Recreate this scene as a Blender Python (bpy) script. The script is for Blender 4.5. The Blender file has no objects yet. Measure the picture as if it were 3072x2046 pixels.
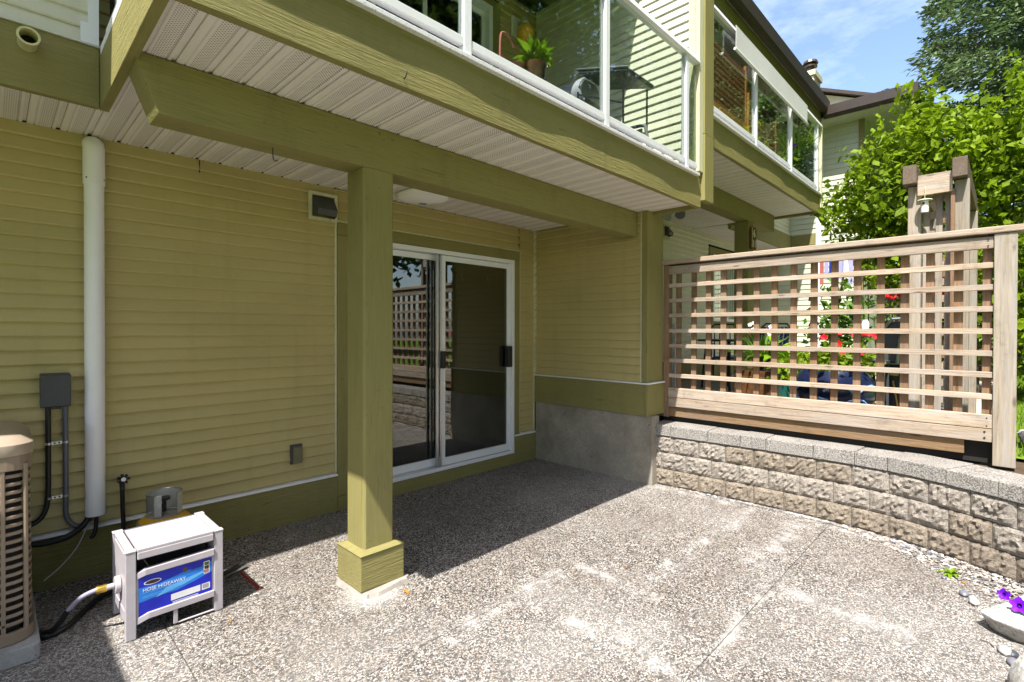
import bpy, math, random
import numpy as np
from mathutils import Vector, Matrix
R_ = math.radians
random.seed(7)
rng = np.random.default_rng(7)
SC = bpy.context.scene
COL = SC.collection

# ------------------------------------------------------------------ camera, sky, sun, exposure
cd = bpy.data.cameras.new('camera'); cam = bpy.data.objects.new('camera', cd); COL.objects.link(cam)
YAW, PIT, ROL, HC = R_(43.973), R_(.454), R_(.13), 1.42
fw = Vector((math.cos(YAW), math.sin(YAW), 0)); rt = Vector((math.sin(YAW), -math.cos(YAW), 0)); up = Vector((0, 0, 1))
f2 = fw*math.cos(PIT) - up*math.sin(PIT); u2 = up*math.cos(PIT) + fw*math.sin(PIT)
r2 = rt*math.cos(ROL) + u2*math.sin(ROL); u3 = u2*math.cos(ROL) - rt*math.sin(ROL)
cam.matrix_world = Matrix(((r2.x, u3.x, -f2.x, 0), (r2.y, u3.y, -f2.y, 0), (r2.z, u3.z, -f2.z, HC), (0, 0, 0, 1)))
cd.sensor_width = 36; cd.lens = 36*1521.87/3072
cd.shift_x = (1536-1551.92)/3072; cd.shift_y = (1004.5-1023)/3072
cd.clip_start = .05; cd.clip_end = 800
SC.camera = cam
SUN = Vector((-.54, -.178, 1)).normalized()
w = bpy.data.worlds.new('World'); SC.world = w; w.use_nodes = True
nt = w.node_tree; nt.nodes.clear()
sky = nt.nodes.new('ShaderNodeTexSky'); sky.sky_type = 'NISHITA'; sky.sun_disc = False
sky.sun_elevation = math.asin(SUN.z); sky.sun_rotation = math.atan2(SUN.x, SUN.y)
sky.air_density = 1.0; sky.dust_density = 1.6; sky.ozone_density = 1.2
bg = nt.nodes.new('ShaderNodeBackground'); bg.inputs[1].default_value = .15
wo = nt.nodes.new('ShaderNodeOutputWorld')
tc = nt.nodes.new('ShaderNodeTexCoord'); cn = nt.nodes.new('ShaderNodeTexNoise'); cm = nt.nodes.new('ShaderNodeMapping')
cm.inputs['Scale'].default_value = (1.6, 1.6, 4.5); cn.inputs['Scale'].default_value = 1.7; cn.inputs['Detail'].default_value = 7; cn.inputs['Roughness'].default_value = .62
cr = nt.nodes.new('ShaderNodeValToRGB'); cr.color_ramp.elements[0].position = .50; cr.color_ramp.elements[1].position = .85
cr.color_ramp.elements[0].color = (0, 0, 0, 1); cr.color_ramp.elements[1].color = (.75, .75, .75, 1)
mx = nt.nodes.new('ShaderNodeMix'); mx.data_type = 'RGBA'; mx.inputs[7].default_value = (5.2, 5.6, 6.2, 1)
L = nt.links.new
L(tc.outputs['Generated'], cm.inputs[0]); L(cm.outputs[0], cn.inputs['Vector']); L(cn.outputs[0], cr.inputs[0])
L(cr.outputs[0], mx.inputs[0]); L(sky.outputs[0], mx.inputs[6]); L(mx.outputs[2], bg.inputs[0]); L(bg.outputs[0], wo.inputs[0])
sd = bpy.data.lights.new('sun', 'SUN'); sd.energy = 5.0; sd.angle = R_(.53); sd.color = (1, .955, .88)
so = bpy.data.objects.new('sun', sd); COL.objects.link(so); so.rotation_euler = SUN.to_track_quat('Z', 'Y').to_euler()
SC.view_settings.view_transform = 'Standard'; SC.view_settings.look = 'None'
SC.view_settings.exposure = 1.15; SC.view_settings.gamma = 1; SC.view_settings.use_curve_mapping = False
SC.render.engine = 'CYCLES'
SC.cycles.max_bounces = 10; SC.cycles.diffuse_bounces = 5; SC.cycles.transparent_max_bounces = 16; SC.cycles.caustics_reflective = False; SC.cycles.caustics_refractive = False

# ------------------------------------------------------------------ materials
class Mat:
    def __init__(s, name):
        s.m = bpy.data.materials.new(name); s.m.use_nodes = True; s.t = s.m.node_tree; s.t.nodes.clear()
        s.out = s.n('OutputMaterial'); s.b = s.n('BsdfPrincipled'); s.l(s.b.outputs[0], s.out.inputs[0])
        s.geo = s.n('NewGeometry')
    def n(s, k): return s.t.nodes.new('ShaderNode'+k)
    def l(s, a, b): s.t.links.new(a, b)
    def setb(s, rough=.6, spec=.3, metal=0):
        s.b.inputs['Roughness'].default_value = rough; s.b.inputs['Specular IOR Level'].default_value = spec; s.b.inputs['Metallic'].default_value = metal; return s
    def map(s, scale, rot=(0, 0, 0), src=None):
        m = s.n('Mapping'); m.inputs['Scale'].default_value = scale; m.inputs['Rotation'].default_value = rot
        s.l(src or s.geo.outputs['Position'], m.inputs[0]); return m.outputs[0]
    def noise(s, v, scale, det=4, ro=.6, dist=0):
        n = s.n('TexNoise'); n.inputs['Scale'].default_value = scale; n.inputs['Detail'].default_value = det; n.inputs['Roughness'].default_value = ro
        n.inputs['Distortion'].default_value = dist
        if v is not None: s.l(v, n.inputs['Vector'])
        return n.outputs[0]
    def vor(s, v, scale, feat='F1', rnd=1):
        n = s.n('TexVoronoi'); n.feature = feat; n.inputs['Scale'].default_value = scale; n.inputs['Randomness'].default_value = rnd
        s.l(v, n.inputs['Vector']); return n
    def ramp(s, f, stops, interp='LINEAR'):
        r = s.n('ValToRGB'); e = r.color_ramp.elements; r.color_ramp.interpolation = interp
        while len(e) < len(stops): e.new(.5)
        for i, (p, c) in enumerate(stops):
            e[i].position = p; e[i].color = (c, c, c, 1) if isinstance(c, (int, float)) else (*c, 1)
        s.l(f, r.inputs[0]); return r.outputs[0]
    def mix(s, f, a, b, mode='MIX'):
        m = s.n('Mix'); m.data_type = 'RGBA'; m.blend_type = mode
        for i, x in ((0, f), (6, a), (7, b)):
            if isinstance(x, (int, float)): m.inputs[i].default_value = x if i == 0 else (x, x, x, 1)
            elif isinstance(x, tuple): m.inputs[i].default_value = (*x, 1)
            else: s.l(x, m.inputs[i])
        return m.outputs[2]
    def math(s, op, a, b=None, c=None, clamp=False):
        m = s.n('Math'); m.operation = op; m.use_clamp = clamp
        for i, x in enumerate((a, b, c)):
            if x is None: continue
            if isinstance(x, (int, float)): m.inputs[i].default_value = x
            else: s.l(x, m.inputs[i])
        return m.outputs[0]
    def xyz(s):
        x = s.n('SeparateXYZ'); s.l(s.geo.outputs['Position'], x.inputs[0]); return x.outputs
    def col(s, c):
        if isinstance(c, tuple): s.b.inputs['Base Color'].default_value = (*c, 1)
        else: s.l(c, s.b.inputs['Base Color'])
        return s
    def bump(s, h, dist=.004, st=1.0):
        b = s.n('Bump'); b.inputs['Strength'].default_value = st; b.inputs['Distance'].default_value = dist
        s.l(h, b.inputs['Height']); s.l(b.outputs[0], s.b.inputs['Normal']); return s

def sc_(c, k): return tuple(x*k for x in c)
OLIVE = (.262, .235, .088)
def paint(name, col, stretch, grain=1.0, rough=.65, dist=.002):
    M = Mat(name).setb(rough, .2)
    g = M.noise(M.map(stretch), 1, 5, .65, .3)
    big = M.noise(M.geo.outputs['Position'], 2.3, 5, .6)
    c = M.mix(M.ramp(g, [(.3, 0), (.75, 1)]), sc_(col, .88), sc_(col, 1.07))
    c = M.mix(M.ramp(big, [(.35, 0), (.8, .35)]), c, sc_(col, .72))
    ck = M.noise(M.map(tuple(q*.55 for q in stretch)), 1, 3, .5, .8)
    c = M.mix(M.ramp(ck, [(.29, .5), (.335, 0)]), c, sc_(col, .38))
    dr = M.noise(M.map((3, 3, .8)), 1.6, 6, .7); c = M.mix(M.ramp(dr, [(.52, 0), (.72, .28)]), c, (.12, .10, .06))
    sp = M.noise(M.geo.outputs['Position'], 38, 2, .5)
    c = M.mix(M.ramp(sp, [(.70, 0), (.76, .55)]), c, sc_(col, .45))
    M.col(c).bump(g, dist, grain); return M.m
m_olX = paint('olive_paint_board', OLIVE, (7, 60, 110), 1.0, dist=.007)
m_olY = paint('olive_paint_side_board', OLIVE, (60, 7, 110), 1.0, dist=.006)
m_olZ = paint('olive_paint_post', OLIVE, (90, 90, 5), .45, dist=.0022)
m_olS = paint('olive_paint_smooth', OLIVE, (14, 14, 14), .25)
m_cream = paint('cream_paint', (.62, .60, .40), (60, 60, 8), .3)

def siding_mat(name, col):
    M = Mat(name).setb(.45, .28)
    big = M.noise(M.map((.8, .8, 3)), 1.3, 5, .6); fine = M.noise(M.map((14, 14, 90)), 1, 4, .6)
    c = M.mix(M.ramp(big, [(.35, 0), (.7, 1)]), sc_(col, .92), sc_(col, 1.04))
    c = M.mix(M.ramp(fine, [(.3, 0), (.8, .12)]), c, sc_(col, .6))
    st = M.noise(M.map((9, 9, .7)), 1, 5, .7)
    c = M.mix(M.ramp(st, [(.52, 0), (.80, .38)]), c, sc_(col, .62))
    M.col(c).bump(fine, .0012, .5); return M.m
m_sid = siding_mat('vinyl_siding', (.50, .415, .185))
m_sidw = siding_mat('lit_tone_siding', (.70, .68, .54)); m_sidg = siding_mat('foliage_lit_siding', (.56, .60, .44))  # same vinyl; paler lit tone and green foliage-lit shade put into the colours

def soffit_mat(name='perforated_soffit_vinyl', holes=True):
    M = Mat(name).setb(.4, .3)
    base = (.80, .75, .72)
    big = M.noise(M.map((1.2, 1.2, 1.2)), 1.6, 5, .6)
    c = M.mix(M.ramp(big, [(.35, 0), (.75, .5)]), base, sc_(base, .8))
    if holes:
        x, y, z = M.xyz()
        v = M.vor(M.map((1, 1, 0), (0, 0, R_(45))), 88, 'F1', 0)
        dot = M.math('LESS_THAN', v.outputs['Distance'], .25)
        u = M.math('FRACT', M.math('MULTIPLY', M.math('ADD', x, 10*.1345-.006), 1/.1345))
        band = M.math('MULTIPLY', M.math('GREATER_THAN', u, .28), M.math('LESS_THAN', u, .74))
        d = M.math('MULTIPLY', dot, band)
        c = M.mix(M.math('MULTIPLY', d, .85), c, (.05, .04, .035))
    M.col(c); return M.m
m_sof = soffit_mat()
m_ceil = soffit_mat('plain_soffit_vinyl', False)

def plain(name, col, rough=.5, spec=.4, metal=0, var=.12, scale=6, bump=0):
    M = Mat(name).setb(rough, spec, metal)
    n = M.noise(M.geo.outputs['Position'], scale, 5, .65)
    M.col(M.mix(M.ramp(n, [(.3, 0), (.75, 1)]), sc_(col, 1-var), sc_(col, 1+var)))
    if bump: M.bump(n, bump, .6)
    return M.m
m_white = plain('white_aluminium', (.80, .81, .84), .35, .5, 0, .04)
m_wflash = Mat('speckled_white_flashing').setb(.5, .4); _n = m_wflash.noise(m_wflash.geo.outputs['Position'], 90, 4, .7)
m_wflash = m_wflash.col(m_wflash.mix(m_wflash.ramp(_n, [(.52, 0), (.68, .8)]), (.74, .74, .77), (.36, .33, .36))).m
m_pipe = plain('white_plastic_pipe', (.86, .85, .88), .35, .45, 0, .03)
m_dgrey = plain('dark_grey_plastic', (.055, .06, .066), .45, .4, 0, .15)
m_black = plain('black_rubber', (.012, .012, .014), .4, .4, 0, .2)
m_blackm = plain('black_metal', (.03, .03, .035), .35, .5, .2, .2)
m_cgrey = plain('grey_conduit', (.11, .12, .15), .3, .5, 0, .1)
m_chrome = plain('galvanised_steel', (.55, .56, .58), .3, .5, .9, .15, 40)
m_brass = plain('brass', (.75, .50, .10), .3, .5, .9, .1)
m_taupe = plain('taupe_resin', (.44, .405, .43), .4, .4, 0, .10, 9)
m_red = plain('red_plastic', (.45, .02, .02), .4)
m_brown = plain('brown_metal_gutter', (.055, .040, .030), .4, .4, 0, .15)
m_interior = plain('room_wall', (.30, .28, .24), .8, .1, 0, .05)
m_carpet = plain('room_carpet', (.05, .045, .04), .9, .05)
m_dark = plain('dark_underlay', (.03, .028, .025), .9, .05)
m_ac = plain('tan_enamel_metal', (.27, .205, .15), .35, .5, .15, .05)
m_acd = plain('dark_coil', (.02, .018, .016), .6)
m_terra = plain('brown_glazed_pot', (.10, .045, .02), .2, .6, 0, .4, 30)
m_yel = plain('yellow_enamel', (.60, .36, .02), .4)
m_pink = plain('coral_enamel', (.50, .16, .13), .4)
m_navy = plain('navy_glaze', (.01, .016, .05), .15, .6, 0, .3)
m_lblue = plain('pale_blue_glaze', (.18, .32, .55), .2, .6)
m_bluep = plain('blue_plastic', (.02, .03, .22), .35)
m_teal = plain('teal_plastic', (.02, .14, .11), .35)
m_greyf = plain('grey_plastic_chair', (.16, .16, .19), .35)
m_shade = plain('white_roller_fabric', (.66, .66, .65), .8, .1, 0, .04, 3)
m_lime = plain('lime_panel', (.35, .38, .05), .4)
m_purple = plain('purple_petal', (.14, .004, .55), .6, .2, 0, .3, 60)
m_throat = plain('dark_violet_throat', (.03, .0, .14), .6)
m_redf = plain('red_petal', (.60, .01, .02), .6, .2, 0, .3, 60)
m_orange = plain('orange_leaf', (.50, .17, .02), .7)
m_lilac = plain('lilac_cloth', (.42, .40, .66), .7)
m_bird = plain('birdhouse_white', (.75, .72, .66), .6)

def conc(name, col, sc=1.0, bump=.003, dark=.35):
    M = Mat(name).setb(.85, .15); P = M.geo.outputs['Position']
    a = M.noise(P, 3.5*sc, 7, .7); b = M.noise(P, 60*sc, 3, .6)
    c = M.mix(M.ramp(a, [(.32, 0), (.7, 1)]), sc_(col, 1-dark), sc_(col, 1.08))
    c = M.mix(M.ramp(b, [(.35, .35), (.6, 0)]), c, sc_(col, .5))
    pit = M.vor(P, 11*sc); c = M.mix(M.ramp(pit.outputs['Distance'], [(.06, .8), (.10, 0)]), c, sc_(col, .18))
    M.col(c).bump(b, bump, .8); return M.m
m_conc = conc('cast_concrete', (.37, .335, .275), 1, .002, .42)
m_pad = conc('pale_concrete', (.42, .41, .40), 2)
m_slab2 = conc('white_concrete', (.40, .36, .32), 2)
def block_mat(name, col):
    M = Mat(name).setb(.9, .12); P = M.geo.outputs['Position']
    a = M.noise(P, 6, 6, .7); b = M.noise(P, 55, 5, .75); v = M.vor(P, 150)
    c = M.mix(M.ramp(a, [(.3, 0), (.7, 1)]), sc_(col, .78), sc_(col, 1.12))
    c = M.mix(M.ramp(b, [(.36, .75), (.52, 0)]), c, sc_(col, .30))
    c = M.mix(M.ramp(v.outputs['Color'], [(.0, .28), (.3, 0)]), c, sc_(col, 1.5))
    h2 = M.noise(M.map((1, 1, 1.6)), 24, 5, .8, .4); c = M.mix(M.ramp(h2, [(.33, .55), (.47, 0)]), c, sc_(col, .3))
    M.col(c).bump(M.math('ADD', b, M.math('MULTIPLY', h2, 1.6)), .014, 1); return M.m
m_block = block_mat('split_face_block', (.42, .375, .325))
m_blockb = block_mat('split_face_block_brown', (.35, .295, .235))
m_cap = Mat('cap_stone_aggregate').setb(.85, .15)
_b = m_cap.noise(m_cap.geo.outputs['Position'], 120, 4, .7); _a = m_cap.noise(m_cap.geo.outputs['Position'], 5, 5, .6)
_c = m_cap.mix(m_cap.ramp(_b, [(.44, .85), (.58, 0)]), (.40, .375, .345), (.07, .065, .06))
m_cap = m_cap.col(m_cap.mix(m_cap.ramp(_a, [(.45, 0), (.75, .4)]), _c, (.42, .40, .37))).bump(_b, .006, 1).m

# exposed aggregate with white mineral bloom along the joints
def aggregate():
    M = Mat('exposed_aggregate').setb(.75, .25); P = M.geo.outputs['Position']; x, y, z = M.xyz()
    jit = M.n('Mix'); jit.data_type = 'VECTOR'
    big = M.noise(P, 9, 4, .6); wn = M.n('TexNoise'); wn.inputs['Scale'].default_value = 40; wn.inputs['Detail'].default_value = 2; M.l(P, wn.inputs['Vector'])
    wa = M.n('VectorMath'); wa.operation = 'MULTIPLY_ADD'; M.l(wn.outputs['Color'], wa.inputs[0]); wa.inputs[1].default_value = (.010, .010, .010); M.l(P, wa.inputs[2]); P2 = wa.outputs[0]
    v = M.vor(P2, 142); e = M.vor(P2, 142, 'DISTANCE_TO_EDGE')
    sep = M.n('SeparateColor'); M.l(v.outputs['Color'], sep.inputs[0])
    c = M.ramp(sep.outputs[0], [(0, (.014, .014, .017)), (.18, (.055, .05, .048)), (.27, (.17, .15, .135)), (.38, (.34, .28, .23)), (.50, (.47, .415, .36)), (.66, (.60, .56, .515)), (.84, (.75, .73, .70)), (.965, (.30, .18, .10))], 'CONSTANT')
    c = M.mix(M.ramp(e.outputs['Distance'], [(.03, 1), (.13, 0)]), c, (.075, .065, .058))
    wet = M.noise(P, 1.4, 6, .6); c = M.mix(M.ramp(wet, [(.46, 0), (.70, .42)]), c, (.15, .12, .10)); c = M.mix(M.ramp(big, [(.40, .30), (.62, 0)]), c, (.12, .11, .10)); c = M.mix(M.ramp(M.noise(P, .55, 5, .6), [(.45, 0), (.7, .35)]), c, (.52, .51, .49))
    # bloom
    wob = M.noise(P, 3.0, 5, .7); wv = M.math('MULTIPLY', M.math('SUBTRACT', wob, .5), .16)
    br = M.noise(P, 7, 6, .75)
    def seg(coord, other, c0, wid, a, b):
        d = M.math('ABSOLUTE', M.math('ADD', M.math('SUBTRACT', coord, c0), wv))
        s = M.math('SUBTRACT', 1, M.math('DIVIDE', d, wid), clamp=True)
        m = M.math('MULTIPLY', M.math('GREATER_THAN', other, a), M.math('LESS_THAN', other, b))
        return M.math('MULTIPLY', s, m)
    segs = [seg(y, x, 1.46, .085, 2.4, 4.25), seg(x, y, 1.975, .085, .3, 1.55), seg(y, x, 1.875, .075, 1.45, 2.35), seg(x, y, 2.45, .07, 1.30, 1.95), seg(y, x, 1.1, .16, 3.2, 4.3), seg(x, y, 3.0, .10, .3, 1.0), seg(x, y, 1.47, .04, 1.75, 1.98), seg(y, x, .93, .05, 1.7, 3.2), seg(x, y, 4.22, .09, .3, 2.3)]
    t = segs[0]
    for s in segs[1:]: t = M.math('MAXIMUM', t, s)
    t = M.math('MULTIPLY', M.math('POWER', t, 1.3), M.ramp(br, [(.44, 0), (.64, .9)]), clamp=True)
    sp = M.noise(P, .9, 6, .65); t2 = M.ramp(sp, [(.56, 0), (.78, .45)])
    fine = M.noise(P, 60, 3, .6)
    t = M.math('MAXIMUM', t, M.math('MULTIPLY', t2, M.ramp(fine, [(.4, 0), (.6, 1)])))
    # round patch beside the post base
    dx = M.math('SUBTRACT', x, 1.42); dy = M.math('SUBTRACT', y, 2.46)
    rr = M.math('SQRT', M.math('ADD', M.math('MULTIPLY', dx, dx), M.math('MULTIPLY', dy, dy)))
    pt = M.math('SUBTRACT', 1, M.math('DIVIDE', rr, .22), clamp=True)
    t = M.math('MAXIMUM', t, M.math('MULTIPLY', pt, M.ramp(br, [(.3, .3), (.6, 1.0)])), clamp=True)
    c = M.mix(M.math('MULTIPLY', t, .85), c, (.62, .60, .58))
    bpos = M.math('ADD', M.ramp(e.outputs['Distance'], [(0, 0), (.22, 1)]), M.math('MULTIPLY', fine, .3))
    M.col(c).bump(bpos, .003, .8); return M.m
m_agg = aggregate()

def wood(name, col, stretch, weather=.5):
    M = Mat(name).setb(.8, .12)
    oi = M.n('ObjectInfo'); add = M.n('VectorMath'); add.operation = 'ADD'; M.l(M.geo.outputs['Position'], add.inputs[0])
    sc = M.n('VectorMath'); sc.operation = 'SCALE'; sc.inputs[3].default_value = 7.0
    cmb = M.n('CombineXYZ'); M.l(oi.outputs['Random'], cmb.inputs[0]); M.l(oi.outputs['Random'], cmb.inputs[1]); M.l(oi.outputs['Random'], cmb.inputs[2])
    M.l(cmb.outputs[0], sc.inputs[0]); M.l(sc.outputs[0], add.inputs[1]); P = add.outputs[0]
    g = M.noise(M.map(stretch, src=P), 1, 6, .65, .6); g2 = M.noise(M.map(tuple(s*.35 for s in stretch), src=P), 1, 4, .6)
    c = M.mix(M.ramp(g, [(.32, 0), (.68, 1)]), sc_(col, .66), sc_(col, 1.12))
    gr = sum(col)/3; grey = (gr*1.22, gr*1.16, gr*1.12); st = M.noise(P, 5, 6, .75)
    c = M.mix(M.ramp(g2, [(.4, 0), (.65, weather)]), c, grey)
    c = M.mix(M.ramp(st, [(.55, 0), (.72, .6)]), c, sc_(col, .42)); c = M.mix(M.ramp(g, [(.26, .8), (.34, 0)]), c, sc_(col, .3))
    k = M.vor(M.map(tuple(max(3.2, s*.16) for s in stretch), src=P), 1.0)
    c = M.mix(M.ramp(k.outputs['Distance'], [(.05, .75), (.13, 0)]), c, sc_(col, .28))
    hs = M.n('HueSaturation'); M.l(M.math('ADD', M.math('MULTIPLY', oi.outputs['Random'], .3), .85), hs.inputs['Value']); M.l(c, hs.inputs['Color'])
    M.col(hs.outputs[0]).bump(g, .004, .8); return M.m
WD = (.42, .325, .235)
m_wdY = wood('weathered_cedar_rail', WD, (70, 5, 90)); m_wdZ = wood('weathered_cedar_post', (.35, .295, .225), (60, 60, 3.5))
m_wdV = wood('shade_toned_cedar_batten', (.27, .165, .095), (70, 70, 5), .25)  # shade behind the slats put into the colour, browner than the rails' cedar
m_wdX = wood('weathered_cedar_beam', (.36, .28, .21), (5, 70, 90))
m_wdB = wood('brown_cedar_plank', (.26, .16, .08), (60, 5, 90), .3)
m_wdE = wood('shade_toned_rafter', (.15, .11, .08), (5, 70, 90), .3)  # shade over the arbor put into the rafter colour as darker wood
m_deck = wood('grey_deck_plank', (.40, .36, .31), (60, 5, 60), .7)
m_trel = wood('stained_trellis_wood', (.22, .10, .03), (30, 30, 30), .1)
m_bark = wood('bark', (.12, .09, .065), (30, 30, 5), .5)

def leafm(name, c1, c2, trans=.35, dead=None):
    M = Mat(name).setb(.5, .25)
    oi = M.noise(M.geo.outputs['Position'], 14, 2, .5); big = M.noise(M.geo.outputs['Position'], 1.1, 4, .6)
    c = M.mix(M.ramp(oi, [(.3, 0), (.7, 1)]), c1, c2)
    c = M.mix(M.ramp(big, [(.35, .55), (.65, 0)]), c, sc_(c1, .6))
    if dead:
        d = M.noise(M.geo.outputs['Position'], 30, 1, .5); c = M.mix(M.ramp(d, [(.70, 0), (.74, 1)]), c, dead)
    M.col(c)
    tr = M.n('BsdfTranslucent'); M.l(c, tr.inputs[0]); ms = M.n('MixShader'); ms.inputs[0].default_value = trans
    M.l(M.b.outputs[0], ms.inputs[1]); M.l(tr.outputs[0], ms.inputs[2]); M.l(ms.outputs[0], M.out.inputs[0]); return M.m
m_lf = leafm('bright_shrub_leaf', (.15, .26, .010), (.34, .46, .016), .5, (.35, .28, .05))
m_lfd = leafm('dark_tree_leaf', (.035, .075, .015), (.08, .14, .02), .3)
m_lft = leafm('yard_tree_leaf', (.07, .13, .02), (.15, .22, .03), .35)
m_ndl = leafm('spruce_needle', (.09, .155, .05), (.22, .30, .13), .25)
m_grs = leafm('lawn_grass', (.12, .22, .012), (.22, .34, .02), .35)
m_hos = leafm('garden_plant_leaf', (.05, .13, .015), (.16, .30, .02), .35)
m_lime_leaf = leafm('lime_plant_leaf', (.20, .36, .015), (.34, .50, .03), .45)
m_lawn = plain('lawn_ground', (.12, .19, .02), .9, .1, 0, .35, 9)
m_soil = plain('garden_soil', (.09, .065, .045), .95, .05, 0, .3, 20, .02)
def rockm():
    M = Mat('pale_granite').setb(.85, .15); P = M.geo.outputs['Position']
    a = M.noise(P, 9, 7, .7); b = M.noise(P, 70, 4, .7)
    c = M.mix(M.ramp(a, [(.35, 0), (.65, 1)]), (.40, .38, .34), (.66, .66, .64)); c = M.mix(M.ramp(b, [(.38, .6), (.5, 0)]), c, (.18, .17, .16))
    M.col(c).bump(M.noise(P, 25, 8, .75), .02, .9); return M.m
m_rock = rockm()
def pebm():
    M = Mat('mixed_pebbles').setb(.6, .3); v = M.vor(M.geo.outputs['Position'], 38)
    sep = M.n('SeparateColor'); M.l(v.outputs['Color'], sep.inputs[0])
    M.col(M.ramp(sep.outputs[1], [(0, (.12, .12, .13)), (.2, (.22, .205, .195)), (.4, (.34, .30, .265)), (.6, (.46, .435, .41)), (.85, (.25, .205, .165))], 'CONSTANT')); return M.m
m_peb = pebm()
def shingle():
    M = Mat('brown_shingle').setb(.9, .1); P = M.geo.outputs['Position']; n = M.noise(P, 60, 3, .6); a = M.noise(M.map((3, 3, 30)), 1, 3, .5)
    M.col(M.mix(M.ramp(a, [(.35, 0), (.65, 1)]), (.085, .065, .06), (.20, .155, .14))).bump(n, .01, .7); return M.m
m_shin = shingle()
def glass(name, tint, refl=1.0, ior=1.5):
    M = Mat(name); M.t.nodes.remove(M.b)
    t = M.n('BsdfTransparent'); t.inputs[0].default_value = (*tint, 1); g = M.n('BsdfGlossy'); g.inputs[1].default_value = .01; g.inputs[0].default_value = (1, 1, 1, 1)
    f = M.n('Fresnel'); M.l(M.math('ADD', M.math('MULTIPLY', M.geo.outputs['Backfacing'], 1/ior-ior), ior), f.inputs[0]); ms = M.n('MixShader')
    k = M.math('MULTIPLY', f.outputs[0], refl, clamp=True)
    M.l(k, ms.inputs[0]); M.l(t.outputs[0], ms.inputs[1]); M.l(g.outputs[0], ms.inputs[2]); M.l(ms.outputs[0], M.out.inputs[0]); return M.m
m_glass = glass('balcony_glass', (.86, .92, .88), 1.6)
m_glassd = glass('door_glass', (.46, .50, .46), 3.0)
m_opal = plain('opal_glass', (.92, .91, .90), .15, .6, 0, .01)
m_amber = Mat('amber_globe').setb(.3, .5).col((.95, .50, .04)).m
m_lblu = plain('label_light_blue', (.02, .20, .68), .35, .4, 0, .2, 12)
m_dblu = plain('label_dark_blue', (.01, .02, .48), .35, .4, 0, .3, 12)
m_pblu = plain('label_pale_blue', (.12, .42, .85), .35)
m_ink = plain('label_white_ink', (.78, .78, .78), .4)
m_inkd = plain('label_dark_ink', (.05, .03, .03), .4)

# ------------------------------------------------------------------ mesh helpers
class MB:
    def __init__(s): s.v = []; s.f = []
    def add(s, vs, fs):
        o = len(s.v); s.v += [tuple(p) for p in vs]; s.f += [tuple(i+o for i in f) for f in fs]; return s
    def box(s, x0, x1, y0, y1, z0, z1):
        x0, x1 = sorted((x0, x1)); y0, y1 = sorted((y0, y1)); z0, z1 = sorted((z0, z1))
        return s.add([(x0, y0, z0), (x1, y0, z0), (x1, y1, z0), (x0, y1, z0), (x0, y0, z1), (x1, y0, z1), (x1, y1, z1), (x0, y1, z1)],
                     [(0, 3, 2, 1), (4, 5, 6, 7), (0, 1, 5, 4), (1, 2, 6, 5), (2, 3, 7, 6), (3, 0, 4, 7)])
    def prism(s, prof, axis, a, b):
        n = len(prof); vs = []
        for t in (a, b):
            for (p, q) in prof: vs.append({'X': (t, p, q), 'Y': (p, t, q), 'Z': (p, q, t)}[axis])
        fs = [tuple(range(n)), tuple(range(2*n-1, n-1, -1))] + [(i, i+n, (i+1) % n+n, (i+1) % n) for i in range(n)]
        return s.add(vs, fs)
    def bar(s, p, q, w, h=None, upv=(0, 0, 1)):
        p, q = Vector(p), Vector(q); d = (q-p).normalized(); h = h or w; u = Vector(upv)
        if abs(d.dot(u)) > .98: u = Vector((1, 0, 0))
        r = d.cross(u).normalized(); u = r.cross(d)
        vs = [c + r*sx*w/2 + u*sz*h/2 for c in (p, q) for sx, sz in ((-1, -1), (1, -1), (1, 1), (-1, 1))]
        return s.add(vs, [(0, 1, 2, 3), (7, 6, 5, 4), (0, 4, 5, 1), (1, 5, 6, 2), (2, 6, 7, 3), (3, 7, 4, 0)])
    def tube(s, pts, r, n=8, cap=True):
        pts = [Vector(p) for p in pts]; rs = r if isinstance(r, (list, tuple)) else [r]*len(pts); vs = []; prev = None
        for i, p in enumerate(pts):
            d = (pts[min(i+1, len(pts)-1)]-pts[max(i-1, 0)]).normalized()
            if prev is None:
                u = Vector((0, 0, 1)) if abs(d.z) < .9 else Vector((1, 0, 0)); a = d.cross(u).normalized()
            else:
                a = (prev - d*prev.dot(d)).normalized()
            prev = a; b = d.cross(a)
            vs += [p + (a*math.cos(2*math.pi*k/n) + b*math.sin(2*math.pi*k/n))*rs[i] for k in range(n)]
        fs = [(i*n+k, i*n+(k+1) % n, (i+1)*n+(k+1) % n, (i+1)*n+k) for i in range(len(pts)-1) for k in range(n)]
        if cap: fs += [tuple(range(n))[::-1], tuple((len(pts)-1)*n+k for k in range(n))]
        return s.add(vs, fs)
    def lathe(s, c, prof, n=20, sq=0, axis='Z'):
        vs = []
        for (r, z) in prof:
            for k in range(n):
                t = 2*math.pi*k/n; ca, sa = math.cos(t), math.sin(t)
                if sq:
                    e = 2/sq; ca, sa = math.copysign(abs(ca)**e, ca), math.copysign(abs(sa)**e, sa)
                p = {'Z': (r*ca, r*sa, z), 'Y': (r*ca, z, r*sa), 'X': (z, r*ca, r*sa)}[axis]
                vs.append((c[0]+p[0], c[1]+p[1], c[2]+p[2]))
        m = len(prof)
        fs = [(i*n+k, i*n+(k+1) % n, (i+1)*n+(k+1) % n, (i+1)*n+k) for i in range(m-1) for k in range(n)]
        fs += [tuple(range(n))[::-1], tuple((m-1)*n+k for k in range(n))]
        return s.add(vs, fs)
    def mesh(s, name):
        me = bpy.data.meshes.new(name); me.from_pydata(s.v, [], s.f); me.validate(); me.update(); return me
def root_of(o):
    while o.parent: o = o.parent
    return o
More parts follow.
